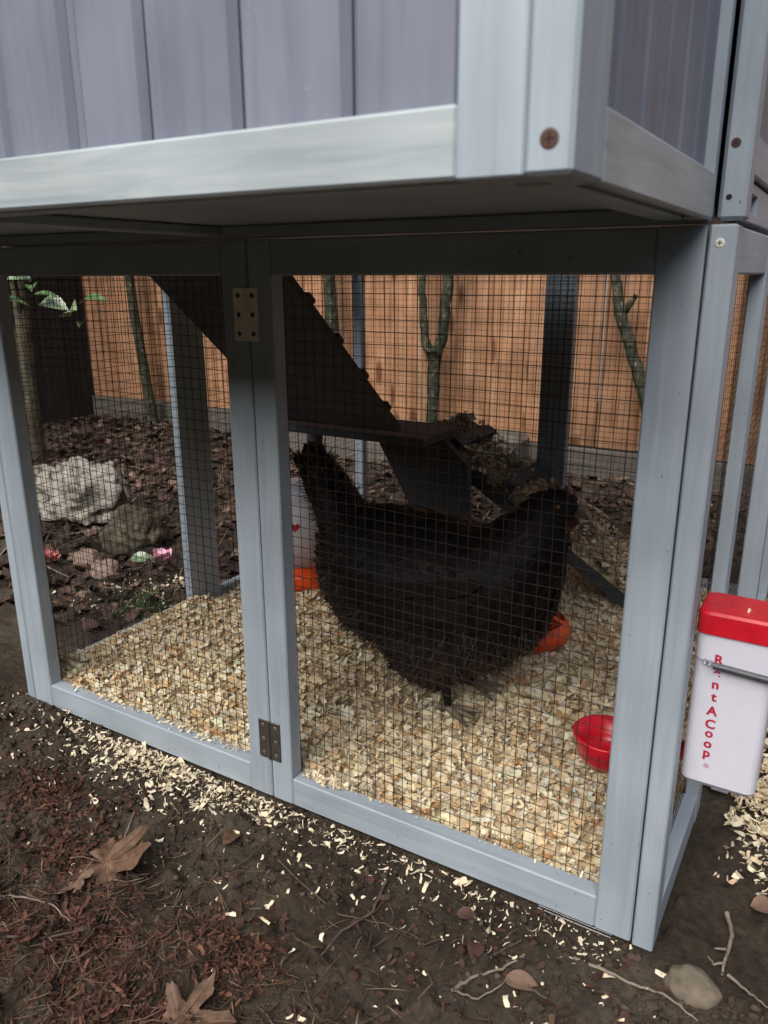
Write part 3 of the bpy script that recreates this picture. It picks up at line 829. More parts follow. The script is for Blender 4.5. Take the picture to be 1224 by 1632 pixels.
# red mark on the jar
hv = []
for k in range(24):
    t = 2 * math.pi * k / 24
    hx = 16 * math.sin(t) ** 3 / 16; hz = (13 * math.cos(t) - 5 * math.cos(2 * t) - 2 * math.cos(3 * t) - math.cos(4 * t)) / 16
    an = -1.05 + hx * 0.011 / 0.066
    hv.append((fc[0] + 0.0662 * math.cos(an), fc[1] + 0.0662 * math.sin(an), fc[2] + 0.135 + hz * 0.011))
MB().add(hv, [tuple(range(24))]).build('mark', INK, fd)
rf = empty('ring_feeder', (-0.338, 0.568, 0.03), 'round orange red feeder with slots partly hidden behind the hen', 'feeder')
rc = (-0.334, 0.562, 0.034)
MB().lathe([(0.0, 0.0), (0.064, 0.0), (0.076, 0.006), (0.080, 0.022), (0.077, 0.030), (0.072, 0.031), (0.070, 0.020), (0.06, 0.006), (0.0, 0.006)], 48, rc).build('trough', ORANGE, rf, smooth=True)
mb = MB()
n = 64
def rp_(r, z, a): return (rc[0] + r * math.cos(a), rc[1] + r * math.sin(a), rc[2] + z)
for k in range(n):
    a0, a1 = 2 * math.pi * k / n, 2 * math.pi * (k + 1) / n
    hole = (k % 8) not in (0, 1)
    prof = [(0.0765, 0.0305), (0.068, 0.040), (0.052, 0.047), (0.038, 0.052), (0.0, 0.054)]
    for q in range(4):
        if hole and q == 1: continue
        mb.add([rp_(*prof[q], a0), rp_(*prof[q], a1), rp_(*prof[q + 1], a1), rp_(*prof[q + 1], a0)], [(0, 1, 2, 3)])
mb.build('slotted_cover', ORANGE, rf)

# drinking cup reaching through the side mesh, tank outside
dk = empty('cup_waterer', (0.055, 0.058, 0.19), 'small white water tank with red lid strapped to the corner post', 'waterer')
def tank_part(name, mat, ring, parent):
    """ring: list of (z, x0, x1, y0, y1, corner radius)"""
    vs = []; fs = []; per = 24
    for (z, x0, x1, y0, y1, rd) in ring:
        for q, (cx, cy) in enumerate(((x1 - rd, y1 - rd), (x0 + rd, y1 - rd), (x0 + rd, y0 + rd), (x1 - rd, y0 + rd))):
            for k in range(6):
                a = math.pi / 2 * (q + k / 5)
                vs.append((cx + rd * math.cos(a), cy + rd * math.sin(a), z))
    for i in range(len(ring) - 1):
        for k in range(per):
            k2 = (k + 1) % per
            fs.append((i * per + k, i * per + k2, (i + 1) * per + k2, (i + 1) * per + k))
    fs.append(tuple(range(per))[::-1]); fs.append(tuple(range((len(ring) - 1) * per, len(ring) * per)))
    return MB().add(vs, fs).build(name, mat, parent, smooth=False)
TX0, TX1, TY0, TY1 = 0.0225, 0.0905, 0.031, 0.082
tank_part('tank', WHITEPL, [(0.188, TX0 + .004, TX1 - .004, TY0 + .004, TY1 - .004, .007), (0.193, TX0, TX1 - .001, TY0, TY1, .009), (0.28, TX0, TX1, TY0, TY1, .009), (0.352, TX0, TX1 + .002, TY0, TY1, .009)], dk)
lid = tank_part('lid', RED, [(0.3475, TX0 - .001, TX1 + .0045, TY0 - .0025, TY1 + .0025, .010), (0.3665, TX0 - .001, TX1 + .0045, TY0 - .0025, TY1 + .0025, .010), (0.3690, TX0 + .0008, TX1 + .0025, TY0 - .0005, TY1 + .0005, .009), (0.3692, TX0 + .004, TX1 - .001, TY0 + .003, TY1 - .003, .007)], dk)
cc_ = (-0.0555, 0.058, 0.164)
MB().lathe([(0.0, 0.0), (0.017, 0.0), (0.024, 0.003), (0.031, 0.014), (0.0355, 0.034), (0.036, 0.0365), (0.034, 0.0365), (0.029, 0.015), (0.022, 0.006), (0.0, 0.005)], 40, cc_).build('cup', RED, dk, smooth=True)
MB().tube([(-0.0235, 0.058, 0.190), (0.024, 0.058, 0.206)], 0.009, 14).build('stem', RED, dk, smooth=True)
# lettering, stacked letters
def text_mesh(txt, size, loc, rot, mat, parent, name='lettering', spacing=1.0, off=0.0):
    cu = bpy.data.curves.new(name, 'FONT'); cu.body = txt; cu.size = size; cu.align_x = 'CENTER'; cu.space_line = spacing; cu.offset = off
    to = bpy.data.objects.new(name + '_tmp', cu); COL.objects.link(to)
    bpy.context.view_layer.update()
    me = bpy.data.meshes.new_from_object(to.evaluated_get(bpy.context.evaluated_depsgraph_get()))
    bpy.data.objects.remove(to)
    me.materials.clear(); me.materials.append(mat)
    from mathutils import Euler
    me.transform(Matrix.Translation(loc) @ Euler(rot).to_matrix().to_4x4())
    o = bpy.data.objects.new(name, me); COL.objects.link(o); o.parent = parent
    o.matrix_parent_inverse = Matrix.Translation(-Vector(parent.location))
    return o
for ch, cpos in zip('RentACoop', (830, 900, 957, 1015, 1083, 1150, 1203, 1257, 1312)):
    o = text_mesh(ch, 0.0128, (0.0440, TY0 - 0.0004, 0.0), (R(90), 0, 0), INK, dk, off=0.00045)
    zz = [v.co.z for v in o.data.vertices]
    o.data.transform(Matrix.Translation((0, 0, 0.3235 - (cpos - 830) / 482.0 * 0.1005 - (min(zz) + max(zz)) / 2)))
text_mesh('\u00ae', 0.0065, (0.0452, TY0 - 0.0004, 0.2095), (R(90), 0, 0), INK, dk)
# spring strap
sp = empty('spring_strap', (0.04, 0.028, 0.315), 'grey coiled spring strap with wire hook holding the water tank', 'strap')
pts = []
for k in range(62 * 8):
    t = k / (62 * 8); a = 2 * math.pi * k / 8
    pts.append((0.0405 + t * 0.085, TY0 - 0.0058 + 0.0029 * math.cos(a), 0.3195 - t * 0.004 + 0.0029 * math.sin(a)))
MB().tube(pts, 0.0008, 5).build('coil', plain('dull_spring_steel', (0.30, 0.30, 0.31), 0.4, 0.8), sp, smooth=True)
hk = []
for k in range(13):
    a = 2 * math.pi * k / 12 * 1.1
    hk.append((0.0375 + 0.0026 * math.cos(a), TY0 - 0.006 + 0.0005 * k * 0.2, 0.3208 + 0.0026 * math.sin(a)))
hk2 = [(0.0335 + 0.0024 * math.cos(a), TY0 - 0.005, 0.3212 + 0.0022 * math.sin(a)) for a in [2 * math.pi * k / 12 for k in range(13)]]
MB().tube(hk, 0.0007, 5).tube(hk2, 0.0006, 5).tube([(0.0315, TY0 - .005, 0.3215), (0.026, TY0 - .004, 0.3235), (0.0205, TY0 + 0.001, 0.3225), (0.010, TY0 + 0.004, 0.322)], 0.0006, 5).build('hook', STEEL, sp)

# ------------------------------------------------------------------ the hen
HY0 = 0.30
hen = empty('hen', (-0.39, HY0, 0.035), 'plump near black hen standing in side view among the shavings', 'hen')
bm = bmesh.new()
def loft(rings):
    n = 20; prev = None
    for (c, hx_axis, hy, hz, tdir) in rings:
        t = Vector(tdir).normalized(); sidev = Vector((0, 1, 0)); w = t.cross(sidev).normalized()
        ring = [bm.verts.new(Vector(c) + sidev * hy * math.cos(2 * math.pi * k / n) + w * hz * math.sin(2 * math.pi * k / n)) for k in range(n)]
        if prev:
            for k in range(n): bm.faces.new((prev[k], prev[(k + 1) % n], ring[(k + 1) % n], ring[k]))
        else: bm.faces.new(ring[::-1])
        prev = ring
    bm.faces.new(prev)
def body_ring(x, zc, hz, hy): return ((x, HY0, zc), 0, hy, hz, (1, 0, 0))
loft([body_ring(*a) for a in ((-.578, .240, .034, .020), (-.566, .232, .070, .045), (-.520, .222, .097, .075), (-.46, .218, .110, .094), (-.40, .208, .117, .102),
                              (-.33, .201, .117, .098), (-.27, .222, .106, .084), (-.224, .244, .086, .062), (-.206, .254, .060, .042), (-.196, .260, .026, .018))])
loft([((-.285, HY0, .245), 0, .075, .085, (.55, 0, .83)), ((-.245, HY0, .300), 0, .055, .060, (.45, 0, .89)), ((-.222, HY0, .340), 0, .036, .040, (.35, 0, .93)), ((-.208, HY0, .366), 0, .024, .029, (.5, 0, .85)), ((-.198, HY0, .384), 0, .012, .014, (.5, 0, .85))])
loft([((-.222, HY0, .362), 0, .018, .018, (1, 0, 0)), ((-.205, HY0, .366), 0, .024, .026, (1, 0, -.1)), ((-.188, HY0, .365), 0, .019, .019, (1, 0, -.2)), ((-.176, HY0, .361), 0, .008, .009, (1, 0, -.25))])
loft([((-.505, HY0, .240), 0, .066, .075, (-.62, 0, .78)), ((-.553, HY0, .305), 0, .036, .040, (-.6, 0, .8)), ((-.587, HY0, .356), 0, .025, .031, (-.6, 0, .8)), ((-.611, HY0, .390), 0, .018, .024, (-.6, 0, .8))])
for s in (-1, 1):
    loft([((-.375, HY0 + s * .046, .16), 0, .055, .080, (0.1, 0, -1)), ((-.365, HY0 + s * .046, .115), 0, .042, .060, (0.1, 0, -1)), ((-.352, HY0 + s * .044, .088), 0, .018, .022, (0.1, 0, -1))])
    loft([((-.352, HY0 + s * .044, .108), 0, .012, .013, (0.15, 0, -1)), ((-.340, HY0 + s * .044, .07), 0, .0065, .0075, (0.1, 0, -1)), ((-.338, HY0 + s * .044, .043), 0, .0065, .0075, (0.1, 0, -1))])
bmesh.ops.recalc_face_normals(bm, faces=bm.faces)
me = bpy.data.meshes.new('body'); bm.to_mesh(me); bm.free()
tmp = bpy.data.objects.new('body_tmp', me); COL.objects.link(tmp)
md = tmp.modifiers.new('r', 'REMESH'); md.mode = 'VOXEL'; md.voxel_size = 0.0045
md = tmp.modifiers.new('s', 'SMOOTH'); md.iterations = 8; md.factor = 0.5
bpy.context.view_layer.update()
me2 = bpy.data.meshes.new_from_object(tmp.evaluated_get(bpy.context.evaluated_depsgraph_get()))
bpy.data.objects.remove(tmp)
me2.polygons.foreach_set('use_smooth', [True] * len(me2.polygons))
HENM = noise_mat('hen_plumage', [(0.3, (0.006, 0.005, 0.0047)), (0.7, (0.016, 0.0125, 0.011))], scale=60, rough=0.7, bump=0.3, dist=0.002, spec=0.15)
FEATHM = noise_mat('dark_feather', [(0.3, (0.75, 0.75, 0.75)), (0.7, (1.15, 1.1, 1.05))], scale=120, rough=0.55, bump=0.0, attr='col', spec=0.16)
me2.materials.clear(); me2.materials.append(HENM)
hb = bpy.data.objects.new('body', me2); COL.objects.link(hb); hb.parent = hen; hb.matrix_parent_inverse = Matrix.Translation(-Vector(hen.location))
co = np.zeros(len(me2.vertices) * 3); me2.vertices.foreach_get('co', co); co = co.reshape(-1, 3)
nr_ = np.zeros(len(me2.vertices) * 3); me2.vertices.foreach_get('normal', nr_); nr_ = nr_.reshape(-1, 3)
ok = np.where((co[:, 2] > 0.088) & (co[:, 0] < -0.188))[0]
NF = 7000
pick = ok[RNG.integers(0, len(ok), NF)]
Pf = co[pick] + RNG.normal(0, 0.0012, (NF, 3)); Nf = nr_[pick]
D = np.tile(np.array([-1.0, 0, -0.22]), (NF, 1))
neck = np.clip((Pf[:, 2] - 0.27) / 0.05, 0, 1) * (Pf[:, 0] > -0.33)
D = D * (1 - neck)[:, None] + np.array([-0.55, 0, -0.8])[None] * neck[:, None]
tl = np.clip((-0.53 - Pf[:, 0]) / 0.05, 0, 1) * (Pf[:, 2] > 0.25)
D = D * (1 - tl)[:, None] + np.array([-0.55, 0, 0.85])[None] * tl[:, None]
low = np.clip((0.20 - Pf[:, 2]) / 0.09, 0, 1)
D = D * (1 - low)[:, None] + np.array([-0.45, 0, -0.75])[None] * low[:, None]
D += RNG.normal(0, 0.22, (NF, 3))
D -= Nf * np.sum(D * Nf, 1)[:, None]
D /= np.linalg.norm(D, axis=1)[:, None] + 1e-9
lift = RNG.uniform(0.05, 0.24, NF)[:, None]
T = D * np.cos(lift) + Nf * np.sin(lift); Bf = np.cross(Nf, T); Bf /= np.linalg.norm(Bf, axis=1)[:, None]; Nn = np.cross(T, Bf)
hd = ((Pf[:, 0] > -0.225) & (Pf[:, 2] > 0.335))
Lf = RNG.uniform(0.018, 0.030, NF) * np.where(hd, 0.35, 1) * np.where(neck > 0.3, 0.8, 1) * (1 + 0.35 * low)
V, F, k = strips(Pf + T * (Lf * 0.35)[:, None], T, Bf, -Nn, Lf, Lf * RNG.uniform(0.38, 0.55, NF), RNG.uniform(0.2, 0.8, NF), [0.35, 0.85, 1.0, 0.8, 0.1])
cf = np.ones((NF, 4)); br = RNG.uniform(0.55, 1.5, NF)
base = np.array([0.0085, 0.0068, 0.006])[None] * (1 - low)[:, None] + np.array([0.028, 0.020, 0.017])[None] * low[:, None]
cf[:, :3] = base * br[:, None]
o = np_object('feathers', V, F, FEATHM, hen, np.repeat(cf, k, 0), smooth=True); o['kind'] = 'stuff'
fl = ok[(co[ok, 2] < 0.20) | (co[ok, 0] < -0.50)]                  # loose fluff at belly, rear and tail
NB = 5200
pick = fl[RNG.integers(0, len(fl), NB)]; Pb = co[pick]; Nb = nr_[pick]
Db = np.array([[-0.5, 0, -0.55]]) * np.ones((NB, 1)); Db[co[pick, 0] < -0.54] = (-0.5, 0, 0.5); Db += RNG.normal(0, 0.45, (NB, 3)) + Nb * RNG.uniform(0.2, 0.9, (NB, 1))
Db /= np.linalg.norm(Db, axis=1)[:, None]; Bb = np.cross(Nb + RNG.normal(0, .2, (NB, 3)), Db); Bb /= np.linalg.norm(Bb, axis=1)[:, None]
Lb = RNG.uniform(0.012, 0.028, NB)
V, F, k = strips(Pb + Db * (Lb * 0.42)[:, None], Db, Bb, np.cross(Db, Bb), Lb, RNG.uniform(0.0008, 0.0026, NB), RNG.normal(0, 1.2, NB), [1.0, 1.0, 0.8, 0.5, 0.1])
cf = np.ones((NB, 4)); cf[:, :3] = np.where((Pb[:, 0] < -0.54)[:, None], np.array([[0.075, 0.048, 0.036]]), np.array([[0.045, 0.031, 0.025]])) * RNG.uniform(0.4, 1.5, (NB, 1))
o = np_object('fluff', V, F, FEATHM, hen, np.repeat(cf, k, 0), smooth=True); o['kind'] = 'stuff'
for q in range(11):                                            # tail feathers
    a = (q - 5) / 5
    o = leaf_mesh('tail_feather', HENM, 0.080, 0.036, 0.18, hen, (-0.592 + 0.004 * abs(a), HY0 + 0.015 * a, 0.365 - 0.020 * abs(a)), (0.9 * a, -R(180 - 56 - 10 * (q % 3 - 1)), 0))
for s in (-1, 1):                                              # wing, eye, feet
    nW = 26
    fe = []
    for r_ in range(3):
        for q in range(4):
            c = (-0.30 - 0.035 * q - 0.012 * r_, HY0 + s * (0.101 - 0.0035 * abs(q - 3) + 0.003 * (2 - r_)), 0.262 - 0.030 * r_ - 0.007 * q)
            fe.append(c)
    mb = MB()
    for c in fe:
        L_, W_ = 0.062, 0.024
        pts = [(-1, 0), (-.6, .8), (0, 1), (.6, .8), (1, .2), (1, -.2), (.6, -.8), (0, -1), (-.6, -.8)]
        vs = [(c[0] + px_ * L_ / 2, c[1] + s * (0.004 * (1 - px_)), c[2] + pz * W_ / 2 + px_ * 0.012) for px_, pz in pts]
        mb.add(vs, [tuple(range(9)) if s < 0 else tuple(range(8, -1, -1))])
    wg = mb.build('wing', HENM, hen)
    MB().lathe([(0.0, -.003), (.0025, -.002), (.0033, 0), (.0025, .002), (0, .003)], 10, (-0.196, HY0 + s * 0.0215, 0.371)).build('eye', plain('amber_eye', (0.20, 0.06, 0.01), 0.15), hen, smooth=True)
    ft = MB()
    f0 = Vector((-0.338, HY0 + s * .044, 0.044))
    for a in (-0.5, 0, 0.5, math.pi):
        L_ = 0.05 if a < 3 else 0.022
        ft.tube([f0, f0 + Vector((math.cos(a) * L_ * .5, math.sin(a) * L_ * .5, -0.001)), f0 + Vector((math.cos(a) * L_, math.sin(a) * L_, -0.006))], [0.0055, 0.0045, 0.002], 7)
    ft.build('foot', plain('grey_tan_foot', (0.18, 0.14, 0.09), 0.6), hen, smooth=True)
BEAK = plain('dark_beak', (0.06, 0.045, 0.03), 0.4)
MB().tube([(-0.180, HY0, 0.362), (-0.170, HY0, 0.359), (-0.160, HY0, 0.353)], [0.0075, 0.005, 0.0012], 10).build('beak', BEAK, hen, smooth=True)
cp = [(-0.180, .372), (-0.176, .379), (-0.183, .388), (-0.187, .384), (-0.193, .396), (-0.199, .389), (-0.207, .399), (-0.211, .389), (-0.218, .393), (-0.217, .380), (-0.20, .374)]
COMB = plain('dark_red_comb', (0.05, 0.009, 0.009), 0.6)
vs = [(x_, HY0 - .0025, z_) for x_, z_ in cp] + [(x_, HY0 + .0025, z_) for x_, z_ in cp]; nn = len(cp)
MB().add(vs, [tuple(range(nn)), tuple(range(2 * nn - 1, nn - 1, -1))] + [(i_, i_ + nn, (i_ + 1) % nn + nn, (i_ + 1) % nn) for i_ in range(nn)]).build('comb', COMB, hen)
for s in (-1, 1):
    MB().tube([(-0.184, HY0 + s * .010, .353), (-0.183, HY0 + s * .012, .343), (-0.185, HY0 + s * .011, .334)], [.004, .0065, .002], 8).build('wattle', COMB, hen, smooth=True)

# ------------------------------------------------------------------ wood shavings
SHAVE = noise_mat('pine_shavings', [(0.3, (0.86, 0.84, 0.80)), (0.7, (1.12, 1.1, 1.06))], scale=160, rough=0.8, bump=0.15, dist=0.001, attr='col', spec=0.2)
PALE = np.array([[0.85, 0.72, 0.48], [0.88, 0.78, 0.56], [0.81, 0.64, 0.40], [0.74, 0.52, 0.30], [0.89, 0.83, 0.68], [0.56, 0.31, 0.14], [0.78, 0.69, 0.53]])
PW = np.array([.26, .22, .18, .10, .12, .05, .07])
def shavings(name, P, lmin, lmax, tilt, seed, white=0.0, dirt=None, parent=None, wmin=0.35, wmax=0.85, curl=1.5):
    rg = np.random.default_rng(seed); n = len(P)
    T, B, N = ground_frames(n, tilt, rg)
    L = (lmin + (lmax - lmin) * rg.random(n) ** 1.7) * (0.8 + 0.7 * rg.random(n) ** 4)
    W = np.clip(L * rg.uniform(wmin, wmax, n), 0.0012, 0.014)
    c = np.minimum(PALE[rg.choice(len(PALE), n, p=PW)] * rg.uniform(0.86, 1.18, (n, 1)), 0.9)
    if white: c = c * (1 - white) + np.array([[0.80, 0.70, 0.52]]) * white
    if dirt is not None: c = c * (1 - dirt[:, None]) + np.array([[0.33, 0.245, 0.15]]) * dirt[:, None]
    cu = rg.normal(0, 1, n) * curl
    thin = rg.random(n) < 0.38                                     # long thin curls among the flat flakes
    W = np.where(thin, W * 0.35, W); L = np.where(thin, L * 1.25, L); cu = np.where(thin, cu * 2.2 + np.sign(cu) * 1.2, cu)
    V, F, k = strips(P, T, B, N, L, W, cu, [0.82, 1.0, 0.86, 1.0, 0.9], rg.normal(0, 0.8, n))
    V = V + rg.normal(0, 1, V.shape) * np.repeat(np.minimum(L * 0.035, W * 0.10), k)[:, None]
    cc = np.ones((n, 4)); cc[:, :3] = c
    return np_object(name, V, F, SHAVE, parent, np.repeat(cc, k, 0))
def bedz(x, y): return 0.024 + 0.024 * np.exp(-(x + 0.954) / 0.03) * (y < 0.40) + 0.016 * fbm(x * 7, y * 7, 31, 3) + 0.010 * np.exp(-np.maximum(y - .02, 0) / .03) + 0.006 * fbm(x * 30, y * 30, 33, 2)
bx_ = np.linspace(-0.9535, -0.0002, 140); by_ = np.linspace(0.0235, 0.984, 140)
BXm, BYm = np.meshgrid(bx_, by_)
ib = np.arange(140 * 140).reshape(140, 140)
BFq = np.stack([ib[:-1, :-1].ravel(), ib[:-1, 1:].ravel(), ib[1:, 1:].ravel(), ib[1:, :-1].ravel()], 1)
cb = np.ones((140 * 140, 4)); cb[:, :3] = np.array([0.74, 0.60, 0.40])
def bed_dirt_tone(x, y):
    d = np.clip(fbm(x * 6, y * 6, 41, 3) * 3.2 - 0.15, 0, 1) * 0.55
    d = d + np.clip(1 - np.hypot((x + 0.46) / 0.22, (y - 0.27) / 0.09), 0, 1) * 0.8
    d = d + np.clip((y - 0.55) / 0.4, 0, 1) * 0.2  # bedding tone gets browner towards the rear
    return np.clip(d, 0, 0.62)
bed = np_object('shavings_bed', np.stack([BXm.ravel(), BYm.ravel(), bedz(BXm, BYm).ravel()], 1), BFq, SHAVE, None, cb, smooth=True)
tag(bed, 'loose layer of pine shavings filling the floor of the run', 'shavings', kind='stuff')
n = 30000
px_ = RNG.uniform(-0.948, -0.006, n); py_ = np.concatenate([RNG.uniform(0.030, 0.55, int(n * .68)), RNG.uniform(0.55, 0.975, n - int(n * .68))])
P = np.stack([px_, py_, bedz(px_, py_) + RNG.uniform(0.000, 0.009, n)], 1)
o = shavings('wood_shavings', P, 0.006, 0.022, 0.36, 51, curl=1.3, dirt=bed_dirt_tone(px_, py_))
tag(o, 'pale curled pine shavings strewn over the floor inside the run', 'shavings', kind='stuff')
n = 900
px_ = RNG.uniform(-0.94, -0.02, n); py_ = RNG.uniform(0.035, 0.9, n)
o = shavings('large_shavings', np.stack([px_, py_, bedz(px_, py_) + RNG.uniform(0.007, 0.012, n)], 1), 0.018, 0.032, 0.22, 58, white=0.3, curl=1.3, wmin=0.25, wmax=0.5)
tag(o, 'larger curled pine shavings lying on top of the bedding', 'shavings', kind='stuff')
n = 2600
uu, vv = RNG.random(n), RNG.random(n)
P = np.array(LA)[None] + uu[:, None] * np.array(LB - LA)[None] + vv[:, None] * np.array(lw)[None] + np.array(lnrm)[None] * RNG.uniform(0.012, 0.034, n)[:, None]
o = shavings('ramp_litter', P, 0.006, 0.022, 0.55, 57, dirt=RNG.uniform(0.0, 0.75, n), parent=lr); o['kind'] = 'stuff'
# on the bottom rails
n = 420
px_ = np.concatenate([RNG.normal(-0.40, 0.025, 130), RNG.normal(-0.80, 0.05, 90), RNG.normal(-0.60, 0.06, 110), RNG.uniform(-0.90, -0.05, 90)])
px_ = np.clip(px_, -0.905, -0.045); py_ = 0.0225 - np.abs(RNG.normal(0, 0.007, n)); py_ = np.clip(py_, 0.002, 0.03)
bad = (px_ > -0.51) & (px_ < -0.428); px_ = np.where(bad, -0.40 + RNG.uniform(-.02, .03, n), px_)
o = shavings('rail_shavings', np.stack([px_, py_, 0.0432 + RNG.uniform(0, 0.004, n)], 1), 0.004, 0.012, 0.3, 52, white=0.6, wmin=0.15, wmax=0.6)
tag(o, 'pale shavings caught on top of the bottom rails', 'shavings', kind='stuff')
# spilled in front
n = 2300
t_ = RNG.random(n)
px_ = np.where(t_ < 0.6, RNG.normal(-0.66, 0.10, n), np.where(t_ < 0.8, -0.55 + 0.55 * RNG.random(n) ** 1.4, RNG.uniform(-1.0, 0.08, n)))
py_ = np.where(t_ < 0.6, -np.abs(RNG.normal(0, 0.038, n)), np.where(t_ < 0.8, -np.abs(RNG.normal(0, 0.035, n)), -RNG.uniform(0, 0.34, n) ** 1.3)) - 0.003
P = np.stack([px_, py_, hfun(px_, py_) + RNG.uniform(0.001, 0.004, n)], 1)
o = shavings('spilled_shavings', P, 0.002, 0.015, 0.38, 53, white=0.85, wmin=0.12, wmax=0.5)
tag(o, 'whitish shavings spilled on the soil in front of the bottom rail', 'shavings', kind='stuff')
# left, behind the side mesh
n = 380
px_ = RNG.normal(-1.13, 0.07, n); py_ = RNG.normal(0.42, 0.07, n); k_ = px_ < -0.985; px_, py_ = px_[k_], py_[k_]; n = len(px_)
o = shavings('side_shavings', np.stack([px_, py_, hfun(px_, py_) + 0.004], 1), 0.005, 0.018, 0.4, 54, white=0.8)
tag(o, 'white shavings and flakes on the soil beside the pink flower', 'shavings', kind='stuff')
# right of the coop
n = 6000
px_ = RNG.normal(0.15, 0.045, n); py_ = RNG.normal(0.36, 0.09, n); k_ = (px_ > 0.052) & (py_ > 0.14); px_, py_ = px_[k_], py_[k_]; n = len(px_)
mz = 0.03 * np.exp(-(((px_ - .15) / .08) ** 2 + ((py_ - .36) / .14) ** 2))
o = shavings('shavings_heap', np.stack([px_, py_, hfun(px_, py_) + mz * RNG.random(n) + 0.003], 1), 0.006, 0.018, 0.4, 55, white=0.4, wmin=0.2, wmax=0.6)
tag(o, 'heap of pale shavings on the ground under the water tank', 'shavings', kind='stuff')
o = shavings('lid_curl', np.array([[0.062, 0.047, 0.3725]]), 0.016, 0.0165, 0.05, 56, white=0.2)
tag(o, 'single pale shaving lying on the red tank lid', 'shaving')

# ------------------------------------------------------------------ soil clods, needles, litter
CLOD = noise_mat('soil_clod', [(0.3, (0.6, 0.6, 0.6)), (0.7, (1.4, 1.35, 1.3))], scale=150, rough=0.9, bump=0.6, dist=0.002, attr='col', spec=0.2)
bm = bmesh.new(); bmesh.ops.create_icosphere(bm, subdivisions=1, radius=1); bm.verts.ensure_lookup_table()
IV = np.array([v.co[:] for v in bm.verts]); IF = np.array([[v.index for v in f.verts] for f in bm.faces]); bm.free()
n = 26000
px_ = RNG.uniform(-1.05, 0.40, n); py_ = -0.48 + 0.485 * RNG.random(n)
keep = RNG.random(n) < (0.35 + 0.65 * (fbm(px_ * 5, py_ * 5, 61, 2) > 0.0)); px_, py_ = px_[keep], py_[keep]; n = len(px_)
rad = 0.0007 + 0.0045 * RNG.random(n) ** 6
V = IV[None] * (rad[:, None, None] * RNG.uniform(0.45, 1.5, (n, len(IV), 1))) * RNG.uniform(0.7, 1.3, (n, 1, 3))
V += np.stack([px_, py_, hfun(px_, py_) + rad * 0.1], 1)[:, None]
F = (IF[None] + (np.arange(n) * len(IV))[:, None, None]).reshape(-1, 3)
cc = np.ones((n, 4)); pal = np.array([[.055, .041, .028], [.036, .025, .018], [.075, .057, .041], [.06, .033, .022], [.095, .076, .055]])
cc[:, :3] = pal[RNG.choice(5, n, p=[.35, .25, .2, .12, .08])]
o = np_object('soil_clods', V.reshape(-1, 3), F, CLOD, None, np.repeat(cc, len(IV), 0), smooth=False)
tag(o, 'crumbs and clods of dark soil in front of the coop', 'soil', kind='stuff')
LIT = noise_mat('dry_litter', [(0.3, (0.7, 0.7, 0.7)), (0.7, (1.25, 1.2, 1.15))], scale=90, rough=0.75, bump=0.3, dist=0.001, attr='col', spec=0.25)
def litter(name, P, L, W, curl, cols, tilt, seed, prof, label, cat):
    rg = np.random.default_rng(seed); n = len(P)
    T, B, N = ground_frames(n, tilt, rg)
    V, F, k = strips(P, T, B, N, L, W, rg.uniform(-1, 1, n) * curl, prof)
    cc = np.ones((n, 4)); cc[:, :3] = np.array(cols)[rg.integers(0, len(cols), n)] * rg.uniform(0.7, 1.3, (n, 1))
    o = np_object(name, V, F, LIT, None, np.repeat(cc, k, 0))
    return tag(o, label, cat, kind='stuff')
n = 4600
px_ = np.concatenate([RNG.normal(-0.48, 0.14, n // 2), RNG.uniform(-1.05, 0.36, n - n // 2)]); py_ = np.concatenate([RNG.normal(-0.30, 0.07, n // 2), -0.50 + 0.49 * RNG.random(n - n // 2) ** 1.1])
w_ = RNG.random(n) < np.clip((-py_ - 0.02) / 0.18, 0.12, 1); px_, py_ = px_[w_], py_[w_]; n = len(px_)
litter('pine_needles', np.stack([px_, py_, hfun(px_, py_) + RNG.uniform(0.001, 0.006, n)], 1), RNG.uniform(0.012, 0.045, n), RNG.uniform(0.0006, 0.0012, n), 1.3,
       [(.085, .042, .027), (.06, .032, .021), (.12, .07, .042), (.045, .027, .019), (.05, .026, .017), (.17, .12, .075)], 0.16, 71, [0.6, 1, 1, 1, 0.4], 'brown pine needles and fibres scattered over the soil in front', 'needles')
n = 1500
px_ = RNG.uniform(-1.05, 0.36, n); py_ = -0.48 + 0.475 * RNG.random(n)
litter('bark_flakes', np.stack([px_, py_, hfun(px_, py_) + RNG.uniform(0.001, 0.004, n)], 1), RNG.uniform(0.004, 0.016, n), RNG.uniform(0.002, 0.008, n), 1.0,
       [(.06, .035, .025), (.045, .028, .02), (.09, .055, .036), (.035, .023, .017), (.07, .032, .022)], 0.4, 72, [0.7, 1, 0.75, 0.95, 0.5], 'small brown bark and leaf flakes on the soil in front', 'litter')
n = 3600
cx_ = np.array([[-0.62, -0.20], [-0.50, -0.27], [-0.40, -0.33], [-0.58, -0.33], [-0.36, -0.22], [-0.72, -0.15]])[RNG.integers(0, 6, n)]
px_ = cx_[:, 0] + RNG.normal(0, 0.035, n); py_ = cx_[:, 1] + RNG.normal(0, 0.024, n)
litter('red_mulch', np.stack([px_, py_, hfun(px_, py_) + RNG.uniform(0.0, 0.008, n)], 1), RNG.uniform(0.003, 0.014, n), RNG.uniform(0.001, 0.005, n), 1.2,
       [(.10, .042, .026), (.07, .030, .020), (.05, .026, .018), (.13, .06, .038)], 0.5, 76, [0.6, 1, 0.7, 0.9, 0.4], 'reddish brown shredded mulch in patches on the soil at the lower left', 'mulch')
n = 9000
px_ = RNG.uniform(-3.1, 0.9, n); py_ = RNG.uniform(0.2, 1.93, n)
k_ = ~((px_ > -1.0) & (px_ < 0.06) & (py_ < 1.03)) & ~((px_ > 0.03) & (py_ < 0.55)); px_, py_ = px_[k_], py_[k_]; n = len(px_)
